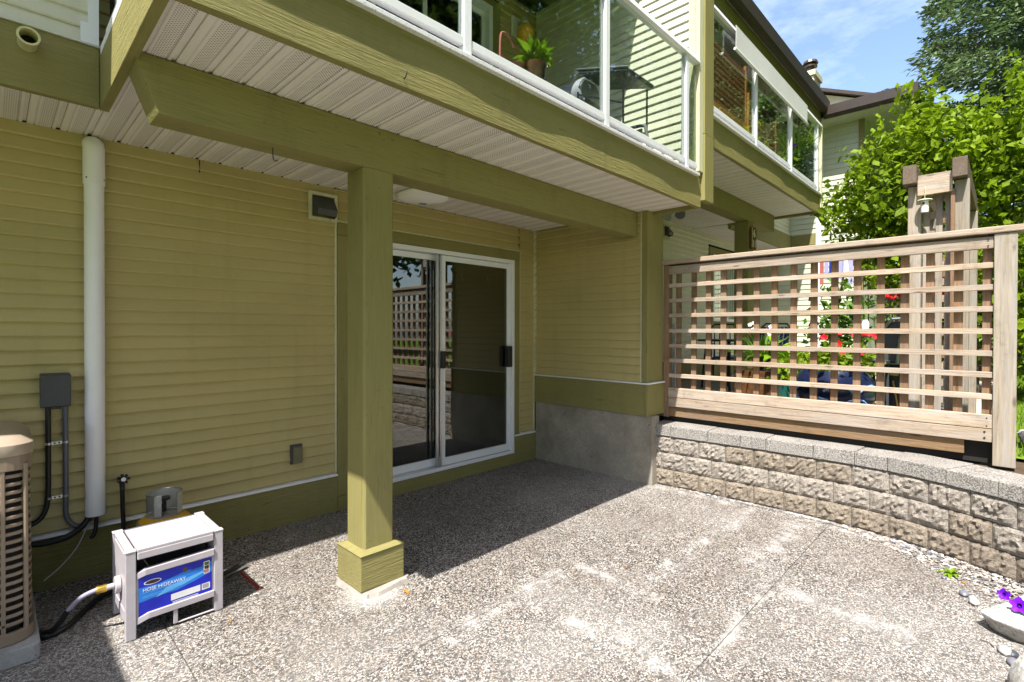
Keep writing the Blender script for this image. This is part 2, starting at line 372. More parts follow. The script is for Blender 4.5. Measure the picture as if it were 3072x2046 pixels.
def link(o, parent):
    COL.objects.link(o)
    if parent is not None:
        o.parent = parent
        if parent.type == 'EMPTY' and parent.parent is None and not parent.get('loc_', 0):
            o.matrix_parent_inverse = Matrix.Translation(parent.location).inverted()
    return o
def mk(name, mb, mat, parent=None, bevel=0, smooth=False, label=None, kind=None):
    me = mb if isinstance(mb, bpy.types.Mesh) else mb.mesh(name)
    if not len(me.materials): me.materials.append(mat)
    o = bpy.data.objects.new(name, me); link(o, parent)
    if smooth:
        for p in me.polygons: p.use_smooth = True
        if hasattr(me, 'set_sharp_from_angle'): me.set_sharp_from_angle(angle=R_(38))
    if bevel:
        b = o.modifiers.new('bevel', 'BEVEL'); b.width = bevel; b.segments = 2; b.limit_method = 'ANGLE'; b.harden_normals = False
    if label: o['label'] = label
    if kind: o['kind'] = kind
    return o
def tag(o, label, cat, group=None):
    o['label'] = label; o['category'] = cat
    if group: o['group'] = group
    return o
def thing(name, label, cat, loc, group=None):
    o = bpy.data.objects.new(name, None); COL.objects.link(o); o.location = loc; o.empty_display_size = .1
    tag(o, label, cat, group); return o
def struct(name, mb, mat, parent=None): return mk(name, mb, mat, parent, kind='structure')
def B(*a): return MB().box(*a)
def dup(o, loc, label):
    c = o.copy(); COL.objects.link(c); c.location = loc; c['label'] = label
    for ch in o.children:
        d = ch.copy(); COL.objects.link(d); d.parent = c
        for g in ch.children:
            e = g.copy(); COL.objects.link(e); e.parent = d
    return c
def text(name, s, size, mat, M, parent, align='LEFT', ext=.0004):
    cu = bpy.data.curves.new(name, 'FONT'); cu.body = s; cu.size = size; cu.extrude = ext; cu.align_x = align
    t = bpy.data.objects.new('tmp', cu); COL.objects.link(t); bpy.context.view_layer.update()
    me = bpy.data.meshes.new_from_object(t.evaluated_get(bpy.context.evaluated_depsgraph_get())); bpy.data.objects.remove(t)
    me.transform(M); me.materials.clear(); me.materials.append(mat)
    return mk(name, me, mat, parent)

def leaves(name, pts, size, mat, parent=None, kind=None, nrm_up=.5, asp=.55, fold=True, jit=.35, outw=None):
    n = len(pts); d = rng.normal(size=(n, 3)); d[:, 2] -= .3; d /= np.linalg.norm(d, axis=1)[:, None]
    nn = rng.normal(size=(n, 3)); nn[:, 2] += nrm_up*2
    if outw is not None: nn += outw
    nn -= d*(nn*d).sum(1)[:, None]; nn /= np.linalg.norm(nn, axis=1)[:, None]; s = np.cross(d, nn)
    L_ = size*(1+jit*rng.normal(size=n)).clip(.4, 1.8); L_ = L_[:, None]
    a = pts; b = pts+d*L_*.45+s*L_*asp*.5; c = pts+d*L_-nn*L_*.12; e = pts+d*L_*.45-s*L_*asp*.5
    m = pts+d*L_*.45-nn*L_*.10
    V = np.stack([a, b, c, e, m], 1).reshape(-1, 3).astype(np.float32)
    base = (np.arange(n)*5)[:, None]
    F = np.concatenate([base+np.array([[0, 4, 2, 1]]), base+np.array([[0, 3, 2, 4]])], 1).reshape(-1, 4)
    me = bpy.data.meshes.new(name); me.vertices.add(len(V)); me.vertices.foreach_set('co', V.ravel())
    me.loops.add(F.size); me.loops.foreach_set('vertex_index', F.ravel().astype(np.int32))
    me.polygons.add(len(F)); me.polygons.foreach_set('loop_start', (np.arange(len(F))*4).astype(np.int32)); me.polygons.foreach_set('loop_total', np.full(len(F), 4, np.int32))
    me.update(calc_edges=True); me.materials.append(mat)
    o = bpy.data.objects.new(name, me); link(o, parent)
    if kind: o['kind'] = kind
    return o
def blob(n, c, r, hollow=.45):
    d = rng.normal(size=(n, 3)); d /= np.linalg.norm(d, axis=1)[:, None]
    q = (hollow + (1-hollow)*rng.random(n)**.6)[:, None]
    return np.array(c)+d*q*np.array(r)*(1+.16*np.sin(d[:, :1]*9+c[0]*3)*np.cos(d[:, 1:2]*8+c[1]))

# siding: overlapping boards as single objects
def siding(wall, plane, c, a0, a1, z0, z1, mat, e=.0775, holes=(), out=-1, phase=0):
    z = z0 - phase; k_ = .011/.016 if mat is not m_sid else 1.0
    while z < z1-.012:
        zb, zt = max(z, z0), min(z+e, z1); ints = [(a0, a1)]
        for (h0, h1, k0, k1) in holes:
            if zt > k0+.004 and zb < k1-.004:
                new = []
                for (p, q) in ints:
                    if h0 > p: new.append((p, min(q, h0)))
                    if h1 < q: new.append((max(p, h1), q))
                ints = [(p, q) for p, q in new if q-p > .01]
        for (p, q) in ints:
            mb = MB(); o = out; q_ = k_*random.uniform(.9, 1.12); j_ = random.uniform(-.0008, .0008); prof = [(c, zb+j_), (c+o*.013*q_, zb+j_), (c+o*.020*q_, zb+.007+j_), (c+o*.020*q_, zb+.010+j_), (c+o*.002, zt), (c, zt)]
            if plane == 'Y': mb.prism(prof, 'X', p, q)
            else: mb.prism(prof, 'Y', p, q)
            mk('siding_board', mb, mat, wall)
        z += e

def railing(parent, x0, x1, y, z, posts, side_x=None, side_y=None, post_mat=None):
    r = mk('railing', B(x0, x1, y-.028, y+.03, z-.006, z+.017), m_wflash, parent, .003)
    ps = sorted(posts)
    for p in ps: mk('rail_post', B(p-.024, p+.024, y-.018, y+.03, z+.017, z+.955), m_white, r, .003)
    mk('top_rail', MB().prism([(y-.03, z+.955), (y+.035, z+.955), (y+.03, z+1.0), (y-.02, z+1.0)], 'X', x0, x1), m_white, r, .003)
    edges = [x0]+ps+[x1]
    for a, b in zip(edges[:-1], edges[1:]):
        a2, b2 = a+.026, b-.026
        if b2-a2 < .1: continue
        mk('bottom_rail', B(a2, b2, y-.014, y+.024, z+.058, z+.098), m_white, r, .002)
        mk('glass_pane', B(a2, b2, y+.002, y+.008, z+.099, z+.953), m_glass, r)
    if side_x is not None:
        mk('side_flashing', B(side_x-.028, side_x+.03, y+.04, side_y, z-.006, z+.034), m_wflash, r)
        mk('side_rail', B(side_x-.03, side_x+.035, y+.04, side_y, z+.955, z+1.0), m_white, r)
        mk('side_pane', B(side_x+.002, side_x+.008, y+.05, side_y-.05, z+.127, z+.953), m_glass, r)
        mk('side_bottom_rail', B(side_x-.014, side_x+.024, y+.05, side_y-.05, z+.058, z+.098), m_white, r)
    return r

def warped_board(x0, x1, y0, y1, z0, z1, seed, amp=.007, n=70):
    ph = [random.Random(seed+i).uniform(0, 6.3) for i in range(4)]; mb = MB(); vs = []
    for i in range(n+1):
        x = x0+(x1-x0)*i/n; d = amp*(.5*math.sin(x*2.9+ph[0])+.35*math.sin(x*6.1+ph[1])+.2*math.sin(x*13+ph[2]))
        vs += [(x, y0+d, z0), (x, y1, z0), (x, y1, z1), (x, y0+d*.4, z1)]
    fs = [(i*4+k, i*4+(k+1) % 4, i*4+4+(k+1) % 4, i*4+4+k) for i in range(n) for k in range(4)]+[(3, 2, 1, 0), (n*4, n*4+1, n*4+2, n*4+3)]
    return mb.add(vs, fs)

def soffit(parent, x0, x1, y0, y1, z, name='soffit', step=.1345, off=0, xsplit=None):
    bk = MB().box(x0, x1, y0+.002, y1-.002, z+.016, z+.05) if not xsplit else MB().box(xsplit[0], x1, y0+.002, y1-.002, z+.016, z+.05).box(x0, xsplit[0]-.001, xsplit[1]+.002, y1-.002, z+.016, z+.05)
    s = mk(name, bk, m_dark, parent)
    k = math.ceil((x0+off)/step)-1
    while k*step-off < x1:
        a = max(x0, k*step-off+.0008); b = min(x1, (k+1)*step-off-.0008); k += 1
        if b-a < .01: continue
        ya = y0 if not xsplit or (a+b)/2 > xsplit[0] else xsplit[1]
        wd = b-a; prof = [(a, z+.014), (a, z+.003), (a+.006, z)]
        if wd > .12: prof += [(a+.026, z), (a+.030, z+.006), (a+.034, z), (b-.038, z), (b-.034, z+.006), (b-.030, z)]
        prof += [(b-.018, z), (b-.013, z+.011), (b, z+.011), (b, z+.014)]
        mk('soffit_panel', MB().prism(prof, 'Y', ya, y1), m_sof, s)
    return s
# ------------------------------------------------------------------ numbers measured from the photograph
YW = 3.808; XC = 4.219; YF = 1.93; ZS = 2.534; ZU = 4.98; DZ = .6

# ------------------------------------------------------------------ ground
g = struct('ground', MB().add([(-60, -80, -.06), (300, -80, -.06), (300, 200, -.06), (-60, 200, -.06)], [(0, 1, 2, 3)]), m_lawn)
RW = [(4.292, 2.40), (4.32, 1.9), (4.342, 1.5), (4.342, 1.1), (4.33, .8), (4.29, .55), (4.20, .3), (4.10, .1), (4.005, -.08), (3.86, -.3), (3.62, -.6), (3.28, -.9), (2.85, -1.15), (2.3, -1.35), (1.6, -1.5)]
patio = struct('patio', B(-3.2, 4.45, -1.6, YW, -.05, -.012), m_dark)
jx = [-3.2, -2.2, -.82, .573, 1.97, 3.37, 4.44]; jy = [-1.6, -.95, -.42, .93, 1.885, 2.835, YW]
for i in range(6):
    for j in range(6):
        gpx = .0014
        mk('paving_slab', B(jx[i]+gpx, jx[i+1]-gpx, jy[j]+gpx, jy[j+1]-gpx, -.03, 0), m_agg, patio, .004)
# raised garden on the neighbour's side of the retaining wall
pl = [(p[0]+.12, p[1]) for p in RW if p[1] < 2.5]
ter = MB(); top = [(x, y, .535) for x, y in pl]; k = len(top)
vs = [(4.41, 12, .535)]+top+[(1.6, -30, .535), (60, -30, .535), (60, 12, .535)]
ter.add(vs, [tuple(range(len(vs)))[::-1]])
struct('garden_ground', ter, m_soil)
struct('lawn', MB().add([(4.85, -.02, .56), (60, -.02, .56), (60, -40, .56), (2.4, -40, .56), (2.6, -1.9, .56), (4.4, -1.2, .56), (4.75, -.5, .56)], [(0, 1, 2, 3, 4, 5, 6)][::-1]), m_lawn)
# ------------------------------------------------------------------ near townhouse
H = thing('townhouse', 'near olive townhouse with beige lap siding, glass-railed balcony and sliding door on the patio', 'house', (1.5, YW, 0))
DOOR = (1.885, 3.962, .02, 2.272)
wl = MB(); wl.box(-3, DOOR[0]-.002, YW, YW+.12, 0, ZS+.2).box(DOOR[1]+.002, XC+.1, YW, YW+.12, 0, ZS+.2).box(DOOR[0]-.002, DOOR[1]+.002, YW, YW+.12, DOOR[3]+.002, ZS+.2).box(2.0, 3.88, YW, YW+.12, 0, .11)
wall = mk('wall', wl, m_dark, H)
for sx_, sz_ in ((.945, 2.447),): mk('siding_seam', B(sx_, sx_+.0018, YW-.021, YW-.004, sz_, sz_+.08), m_dark, wall)
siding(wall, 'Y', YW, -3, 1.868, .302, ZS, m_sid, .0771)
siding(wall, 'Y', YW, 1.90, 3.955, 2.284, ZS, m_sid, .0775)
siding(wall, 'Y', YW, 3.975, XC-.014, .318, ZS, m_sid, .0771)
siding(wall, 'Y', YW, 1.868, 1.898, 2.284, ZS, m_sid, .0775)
for (a, b, y0, z0, z1) in ((1.868, 1.884, YW-.02, .302, 2.284), (3.960, 3.974, YW-.02, .31, 2.284), (XC-.03, XC-.012, YW-.022, .31, ZS)):
    mk('trim_channel', B(a, b, y0, YW-.001, z0, z1), m_cream, wall, .002)
mk('trim_channel', B(1.884, 3.960, YW-.022, YW-.001, 2.273, 2.284), m_cream, wall)
mk('skirting_board', B(-3, 1.885, YW-.03, YW-.001, -.01, .277), m_olX, H, .003)
mk('skirting_board', B(3.88, XC-.001, YW-.03, YW-.001, -.01, .290), m_olX, H, .003)
mk('skirting_board', B(1.887, 3.878, YW-.034, YW-.001, -.01, .112), m_olX, H, .003)
mk('drip_cap', MB().prism([(YW-.04, .279), (YW-.001, .279), (YW-.001, .300), (YW-.03, .291)], 'X', -3, 1.884), m_white, H)
mk('drip_cap', MB().prism([(YW-.04, .292), (YW-.001, .292), (YW-.001, .314), (YW-.03, .304)], 'X', 3.882, XC-.002), m_white, H)
for (a, b, z0, z1) in ((1.887, 2.005, .114, 2.171), (3.872, 3.958, .114, 2.171), (1.887, 3.958, 2.173, 2.271)):
    mk('door_trim', B(a, b, YW-.026, YW-.001, z0, z1), m_olZ if z1-z0 > 1 else m_olX, H, .003)
# sliding door
D = mk('sliding_door', MB().box(2.008, 2.045, YW-.036, YW+.09, .150, 2.130).box(3.832, 3.869, YW-.036, YW+.09, .150, 2.130)
       .box(2.008, 3.869, YW-.036, YW+.09, 2.130, 2.169).box(2.008, 3.869, YW-.036, YW+.09, .116, .150), m_white, H, .002)
def sash(x0, x1, y, st, mat=m_white):
    mk('door_sash', MB().box(x0, x0+st, y, y+.03, .155, 2.125).box(x1-st, x1, y, y+.03, .155, 2.125).box(x0+st, x1-st, y, y+.03, 2.075, 2.125).box(x0+st, x1-st, y, y+.03, .155, .225), mat, D, .002)
    mk('glass_pane', B(x0+st, x1-st, y+.012, y+.018, .226, 2.074), m_glassd, D)
sash(2.912, 3.83, YW-.012, .050); sash(2.048, 2.955, YW+.035, .052)
mk('screen_frame', MB().box(2.842, 2.868, YW-.03, YW-.014, .155, 2.125).box(2.888, 2.908, YW-.03, YW-.014, .155, 2.125), m_chrome, D)
mk('door_handle', MB().box(3.745, 3.80, YW-.075, YW-.013, 1.04, 1.26), m_black, D, .008)
mk('door_handle', MB().box(2.885, 2.925, YW-.07, YW-.03, 1.07, 1.23), m_black, D, .006)
hb = MB().box(2.05, 3.82, YW+.10, YW+.15, 2.00, 2.09)
mk('blind_headrail', hb, plain('pale_green_blind', (.30, .32, .20), .6), D)
for x in (3.0, 3.25, 3.6, 2.4): mk('blind_clip', MB().tube([(x, YW+.11, 2.0), (x+.01, YW+.11, 1.95), (x+.03, YW+.11, 1.93)], .004, 5), m_white, D)
rm = MB()
rm.add([(1.2, YW+.125, .1), (4.2, YW+.125, .1), (4.2, 6.6, .1), (1.2, 6.6, .1)], [(0, 1, 2, 3)])
mk('room_floor', rm, m_carpet, H)
mk('room_wall', MB().box(1.1, 1.2, YW+.125, 6.6, 0, 2.5).box(4.35, 4.45, YW+.125, 6.6, 0, 2.5).box(1.1, 4.45, 6.6, 6.7, 0, 2.5).box(1.1, 4.45, YW+.125, 6.7, 2.5, 2.6), m_interior, H)
# return wall
rw = mk('return_wall', B(XC+.001, XC+.118, 2.41, YW+.1, .628, ZS+.2), m_dark, H)
siding(rw, 'X', XC, 2.462, YW-.014, .940, ZS, m_sid, .0778)
mk('trim_channel', B(XC-.02, XC-.001, 2.444, 2.460, .94, ZS), m_cream, rw, .002)
mk('trim_channel', B(XC-.018, XC-.001, YW-.040, YW-.024, .94, ZS), m_cream, rw, .002)
mk('skirting_board', B(XC-.024, XC-.001, 2.40, YW-.032, .632, .924), m_olY, H, .003)
mk('drip_cap', MB().prism([(XC-.036, .926), (XC-.001, .926), (XC-.001, .942), (XC-.03, .935)], 'Y', 2.385, YW-.032), m_white, H)
mk('foundation_wall', B(XC-.012, XC+.12, 2.335, YW-.032, -.02, .630), m_conc, H, .006)
# posts
PX0, PX1, PY0, PY1 = 1.392, 1.578, 2.49, 2.672
p1 = mk('porch_post', MB().prism([(PX0, PY0+.012), (PX0+.012, PY0), (PX1-.012, PY0), (PX1, PY0+.012), (PX1, PY1), (PX0, PY1)], 'Z', .222, 2.301), m_olZ, H, .002)
mk('post_base', MB().prism([(1.357, 2.460), (1.625, 2.460), (1.625, 2.722), (1.357, 2.722)], 'Z', .022, .215), m_olX, p1, .004)
mk('post_base_cap', MB().lathe(((1.357+1.625)/2, 2.591, 0), [(.189, .2155), (.189, .221), (.150, .236)], 4).box(0, 0, 0, 0, 0, 0) if False else
   MB().add([(1.352, 2.455, .2155), (1.630, 2.455, .2155), (1.630, 2.727, .2155), (1.352, 2.727, .2155), (1.395, 2.493, .234), (1.575, 2.493, .234), (1.575, 2.669, .234), (1.395, 2.669, .234)],
            [(3, 2, 1, 0), (0, 1, 5, 4), (1, 2, 6, 5), (2, 3, 7, 6), (3, 0, 4, 7), (4, 5, 6, 7)]), m_olX, p1)
pc = MB(); N = 26
for ring, (r, z) in enumerate(((.0, 0), (.0, .018))): pass
ring = []
for i in range(N):
    t = 2*math.pi*i/N; rx, ry = .165, .160
    ca, sa = math.cos(t), math.sin(t); e = .45
    x = 1.495+math.copysign(abs(ca)**e, ca)*rx*(1+random.uniform(-.06, .10)); y = 2.575+math.copysign(abs(sa)**e, sa)*ry*(1+random.uniform(-.05, .12)); ring.append((x, y))
pc.add([(x, y, -.004) for x, y in ring]+[(1.49+(x-1.49)*.94, 2.58+(y-2.58)*.94, .02+random.uniform(-.004, .003)) for x, y in ring], [tuple(range(N, 2*N))]+[(i, (i+1) % N, N+(i+1) % N, N+i) for i in range(N)])
mk('post_footing', pc, m_slab2, p1)
p2 = mk('porch_post', MB().prism([(XC-.026, 2.384), (XC+.27, 2.384), (XC+.27, 2.50), (XC+.12, 2.50), (XC+.12, 2.4115), (XC-.0, 2.4115), (XC-.0, 2.442), (XC-.026, 2.442)], 'Z', .945, ZS-.003), m_olZ, H, .003)
mk('post_base', MB().prism([(XC-.034, 2.370), (XC+.285, 2.370), (XC+.285, 2.52), (XC+.12, 2.52), (XC+.12, 2.40), (XC-.034, 2.399)], 'Z', .632, .926), m_olZ, p2, .003)
mk('drip_cap', B(XC-.042, XC+.30, 2.358, 2.398, .9275, .941), m_white, p2)
# beam with an angled end cut
mk('beam', MB().add([(.389, PY0, 2.530), (4.19, PY0, 2.530), (4.19, PY0, 2.302), (.476, PY0, 2.302), (.389, PY1-.012, 2.530), (4.19, PY1-.012, 2.530), (4.19, PY1-.012, 2.302), (.476, PY1-.012, 2.302)],
                    [(3, 2, 1, 0), (4, 5, 6, 7), (0, 1, 5, 4), (1, 2, 6, 5), (2, 3, 7, 6), (3, 0, 4, 7)]), m_olX, H, .003)
# soffit and fascia
soffit(H, -3.0, 4.33, YF+.045, YW, ZS, off=.0, xsplit=(.42, 3.222))
f1 = mk('fascia', warped_board(.412, 2.835, YF, YF+.04, 2.50, 2.752, 3), m_olX, H, label='front fascia board, left length, half in sun')
mk('fascia', warped_board(2.838, 4.30, YF, YF+.04, 2.50, 2.752, 11), m_olX, H, label='front fascia board, right length, half in sun')
mk('fascia', B(.372, .410, YF-.004, 3.218, 2.50, 2.752), m_olY, H, .003)
mk('fascia', B(-3, .370, 3.180, 3.220, 2.50, 2.785), m_olX, H, .003)
mk('fascia', B(4.302, 4.335, YF+.03, YW, 2.50, 2.752), m_olY, H, .003)
mk('balcony_deck', B(.412, 4.24, YF+.042, YW+.2, 2.70, 2.75), plain('grey_vinyl_deck', (.16, .155, .16), .6), H)
railing(H, .372, 4.226, YF, 2.758, (.42, 1.63, 2.84, 4.01), .40, 3.17)
# upper return wall and back wall
ur = mk('upper_return_wall', B(4.252, 4.36, YF+.06, YW+.1, 2.56, ZU+.3), m_dark, H)
siding(ur, 'X', 4.252, YF+.082, YW+.0, 2.80, ZU, m_sidw, .0785)
mk('trim_channel', B(4.222, 4.251, YF+.02, YF+.080, 2.79, ZU), m_cream, ur, .002)
mk('deck_flashing', B(4.23, 4.251, YF+.05, YW, 2.752, 2.798), m_white, ur)
CB = mk('corner_board', B(4.305, 4.486, YF-.035, YF+.02, 2.56, 3.135), m_olZ, H, .003)
mk('corner_board', B(4.305, 4.486, YF-.032, YF+.02, 3.139, 5.45), m_olZ, H, .003)
mk('corner_board', B(4.228, 4.303, YF-.018, YF+.019, 2.80, 5.45), m_cream, H, .003)
UD = (.9, 3.56, 2.76, 4.72)
ub = mk('upper_wall', MB().box(.42, UD[0], YW+.018, YW+.12, 2.76, ZU+.2).box(UD[1], 4.251, YW+.018, YW+.12, 2.76, ZU+.2).box(UD[0], UD[1], YW+.018, YW+.12, UD[3], ZU+.2), m_dark, H)
siding(ub, 'Y', YW+.018, .42, 4.235, 2.80, ZU, m_sid, .0785, holes=((UD[0]-.06, UD[1]+.12, 2.7, 4.80),))
mk('trim_channel', B(4.236, 4.250, YW-.012, YW+.004, 2.8, ZU), m_cream, ub)
mk('door_trim', MB().box(UD[1], UD[1]+.115, YW-.01, YW+.017, 2.76, 4.80).box(UD[0]-.06, UD[0], YW-.01, YW+.017, 2.76, 4.80).box(UD[0], UD[1], YW-.01, YW+.017, 4.722, 4.80), m_olZ, H)
D2 = mk('sliding_door', MB().box(.902, .95, YW-.02, YW+.09, 2.79, 4.67).box(3.51, 3.558, YW-.02, YW+.09, 2.79, 4.67).box(.902, 3.558, YW-.02, YW+.09, 4.67, 4.72).box(.902, 3.558, YW-.02, YW+.09, 2.752, 2.79), m_white, H)
for (a, b, y) in ((.952, 2.24, YW+.04), (2.19, 2.76, YW), (2.70, 3.508, YW+.04)):
    mk('door_sash', MB().box(a, a+.045, y, y+.03, 2.795, 4.665).box(b-.045, b, y, y+.03, 2.795, 4.665).box(a+.045, b-.045, y, y+.03, 2.795, 2.86).box(a+.045, b-.045, y, y+.03, 4.61, 4.665), m_white, D2)
    mk('glass_pane', B(a+.045, b-.045, y+.012, y+.018, 2.861, 4.609), m_glassd, D2)
mk('room_wall', MB().box(.3, .42, YW+.125, 6.5, 2.76, 5).box(4.0, 4.1, YW+.125, 6.5, 2.76, 5).box(.3, 4.1, 6.5, 6.6, 2.76, 5).box(.3, 4.1, YW+.125, 6.6, 2.7, 2.76).box(.3, 4.1, YW+.125, 6.6, 5, 5.1), m_interior, H)
mk('balcony_ceiling', B(.40, 4.251, 2.52, YW+.017, ZU, ZU+.04), m_ceil, H)
ul = mk('upper_left_wall', B(-3, .368, 3.22, YW+.3, 2.79, ZU+.2), m_dark, H)
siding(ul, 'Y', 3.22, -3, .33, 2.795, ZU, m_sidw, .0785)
mk('trim_channel', B(.330, .3695, 3.195, 3.219, 2.795, ZU), m_white, ul)
mk('wall_flashing', MB().prism([(3.172, 2.787), (3.219, 2.787), (3.219, 2.796), (3.17, 2.790)], 'X', -3, .3695), m_white, ul)
mk('corner_cap', B(.300, .3685, 3.186, 3.194, 2.80, 2.895), m_white, ul)
# roofs
def eave(h, x0, x1, z, y0=2.42, back=8.0):
    mk('header_beam', B(x0, x1, 2.56, 2.74, z-.20, z-.001), m_olX, h)
    mk('eave_soffit', B(x0, x1, 2.52, YW+.02, z, z+.03), m_ceil, h)
    rf = mk('roof', MB().prism([(2.50, z+.15), (back, z+.15+(back-2.5)*.36), (back, z+.23+(back-2.5)*.36), (2.44, z+.20)], 'X', x0, x1), m_shin, h)
    mk('gutter', MB().prism([(y0, z+.155), (y0+.008, z-.01), (y0+.04, z-.055), (y0+.10, z-.055), (y0+.10, z+.145), (y0+.085, z+.145), (y0+.085, z-.03), (y0+.05, z-.03), (y0+.02, z+.155)], 'X', x0, x1), m_brown, rf)
eave(H, -3, 4.30, ZU)
# ------------------------------------------------------------------ townhouse further left, its balcony just outside the frame
HL = thing('townhouse', 'left townhouse whose balcony stands just beyond the air conditioner', 'house', (-3, YW, 0))
mk('balcony_deck', B(-4.9, -1.11, YF, YW, 2.50, 2.75), m_olX, HL)
mk('porch_post', B(-1.9, -1.7, 2.49, 2.67, 0, 2.5), m_olZ, HL)
mk('wall', B(-8, -3.01, YW, YW+.2, 0, 5.2), m_sid, HL)
mk('roof', MB().prism([(2.42, ZU), (8, ZU+2), (8, ZU+2.1), (2.42, ZU+.15)], 'X', -8, -3.01), m_shin, HL)
# ------------------------------------------------------------------ neighbouring townhouse, one step higher
Nb = thing('townhouse', 'neighbour townhouse beyond the lattice, balcony with white roller blind and brown gutter', 'house', (8, YW, .6))
ZN = ZS+DZ
nw = mk('wall', B(4.34, 11.6, YW, YW+.12, .5, ZN+.3), m_dark, Nb)
NWIN = (8.95, 10.06, 1.60, 2.80)
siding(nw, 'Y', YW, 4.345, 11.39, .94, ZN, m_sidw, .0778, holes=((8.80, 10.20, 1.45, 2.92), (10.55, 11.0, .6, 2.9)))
mk('skirting_board', B(4.345, 11.39, YW-.03, YW-.001, .56, .925), m_olX, Nb)
wf = mk('window', MB().box(8.802, 8.948, YW-.03, YW-.001, 1.452, 2.918).box(10.062, 10.198, YW-.03, YW-.001, 1.452, 2.918).box(8.948, 10.062, YW-.03, YW-.001, 2.80, 2.918).box(8.948, 10.062, YW-.03, YW-.001, 1.452, 1.598), m_olZ, Nb)
mk('window_frame', MB().box(8.95, 9.0, YW-.04, YW-.001, 1.60, 2.798).box(10.01, 10.06, YW-.04, YW-.001, 1.6, 2.798).box(9.49, 9.53, YW-.04, YW-.001, 1.65, 2.75).box(9.0, 10.01, YW-.04, YW-.001, 2.75, 2.798).box(9.0, 10.01, YW-.04, YW-.001, 1.6, 1.648), m_white, wf)
mk('glass_pane', B(9.0, 10.01, YW-.02, YW-.014, 1.648, 2.75), m_glass, wf)
for i in range(9): mk('blind_slat', B(9.03+i*.11, 9.10+i*.11, YW-.010, YW-.004, 1.66, 2.74), m_shade, wf)
mk('door_trim', B(10.56, 10.98, YW-.03, YW-.001, .93, 2.9), m_olZ, Nb)
soffit(Nb, 4.34, 11.38, YF+.045, YW, ZN, off=.0, xsplit=(99, 0)) if False else soffit(Nb, 4.34, 8.17, YF+.045, YW, ZN)
soffit(Nb, 8.22, 11.38, 3.225, YW, ZN)
mk('beam', B(4.36, 8.06, PY0, PY1-.012, 2.90, ZN-.004), m_olX, Nb, .003)
p3 = mk('porch_post', B(7.01, 7.20, PY0, PY1, .60, 2.899), m_olZ, Nb, .004)
mk('fascia', warped_board(4.488, 8.16, YF, YF+.04, 3.10, 3.352, 23), m_olX, Nb, label='sunlit front fascia under the neighbour balcony')
mk('fascia', B(8.162, 8.20, YF, 3.218, 3.10, 3.352), m_olY, Nb)
mk('fascia', B(8.202, 11.39, 3.18, 3.222, 3.06, 3.37), m_olX, Nb)
mk('balcony_deck', B(4.38, 8.16, YF+.042, YW+.2, 3.30, 3.35), m_dgrey, Nb)
railing(Nb, 4.49, 8.20, YF, 3.358, (5.62, 6.83, 8.02))
mk('end_post', B(8.20, 8.25, YF-.02, YF+.06, 3.10, 4.36), m_cream, Nb, .003)
u2w = mk('upper_wall', B(4.38, 8.2, YW+.018, YW+.12, 3.35, 5.8), m_dark, Nb)
siding(u2w, 'Y', YW+.018, 4.40, 8.18, 3.40, 5.58, m_sid, .0785)
mk('upper_door_glass', B(5.2, 7.4, YW-.02, YW-.005, 3.42, 5.3), m_glassd, Nb)
mk('upper_door_frame', MB().box(5.1, 5.2, YW-.03, YW+.0, 3.4, 5.4).box(7.4, 7.5, YW-.03, YW+.0, 3.4, 5.4).box(5.2, 7.4, YW-.03, YW+.0, 5.3, 5.4), m_white, Nb)
u3w = mk('upper_side_wall', B(8.2, 11.39, 3.222, YW+.3, 3.37, 5.8), m_dark, Nb)
siding(u3w, 'Y', 3.222, 8.2, 11.38, 3.38, 5.58, m_sidw, .0785)
mk('end_wall', B(8.18, 8.2, 2.6, YW, 3.36, 5.58), m_sid, Nb)
eave(Nb, 4.30, 10.95, ZU+DZ)
mk('roof_end', MB().add([(4.302, 2.5, ZU+.6), (4.302, 8, ZU+.6), (4.302, 8, ZU+2.7), (4.302, 2.5, ZU+.75)], [(0, 1, 2, 3)]), m_sidw, Nb)
# ------------------------------------------------------------------ wing at the end of the terrace
Wg = thing('townhouse', 'end townhouse wing with shaded upper siding and brown hipped roof behind the leafy shrub', 'house', (11.4, 2.0, .5))
ww = mk('wall', B(11.402, 14.5, 1.95, 8, .4, 5.5), m_sidg, Wg)
siding(ww, 'X', 11.402, 2.745, 3.80, .9, 3.14, m_sidg, .105)
siding(ww, 'X', 11.402, 2.745, 3.80, 3.37, 5.5, m_sidg, .105)
siding(ww, 'X', 11.402, 2.04, 2.655, .9, 5.5, m_sidg, .105)
mk('belt_board', B(11.37, 11.40, 2.745, 3.8, 3.15, 3.36), m_olY, Wg)
mk('skirting_board', B(11.37, 11.40, 1.96, 3.8, .5, .89), m_olY, Wg)
mk('corner_board', B(11.365, 11.40, 2.66, 2.74, .5, 5.5), m_white, Wg)
mk('corner_board', B(11.365, 11.40, 1.945, 2.035, .5, 5.5), m_olZ, Wg)
mk('wing_soffit', B(10.93, 14.5, 1.22, 2.8, 5.42, 5.46), m_sidg, Wg)
mk('wing_soffit', B(10.93, 11.40, 2.8, 3.1, 5.42, 5.46), m_ceil, Wg)
rf = mk('roof', MB().add([(10.88, 1.15, 5.60), (18, 1.15, 5.60), (18, 9, 5.60), (10.88, 9, 5.60), (14.4, 4.7, 7.05), (14.4, 9, 7.05)],
                         [(0, 4, 5, 3), (0, 1, 4), (1, 2, 5, 4)]), m_shin, Wg)
gp = [(0, .165), (.008, 0), (.04, -.05), (.10, -.05), (.10, .15), (.02, .165)]
mk('gutter', MB().prism([(10.84+a, 5.47+b) for a, b in gp], 'Y', 1.10, 2.50), m_brown, rf)
mk('gutter', MB().prism([(1.10+a, 5.47+b) for a, b in gp], 'X', 10.85, 18), m_brown, rf)
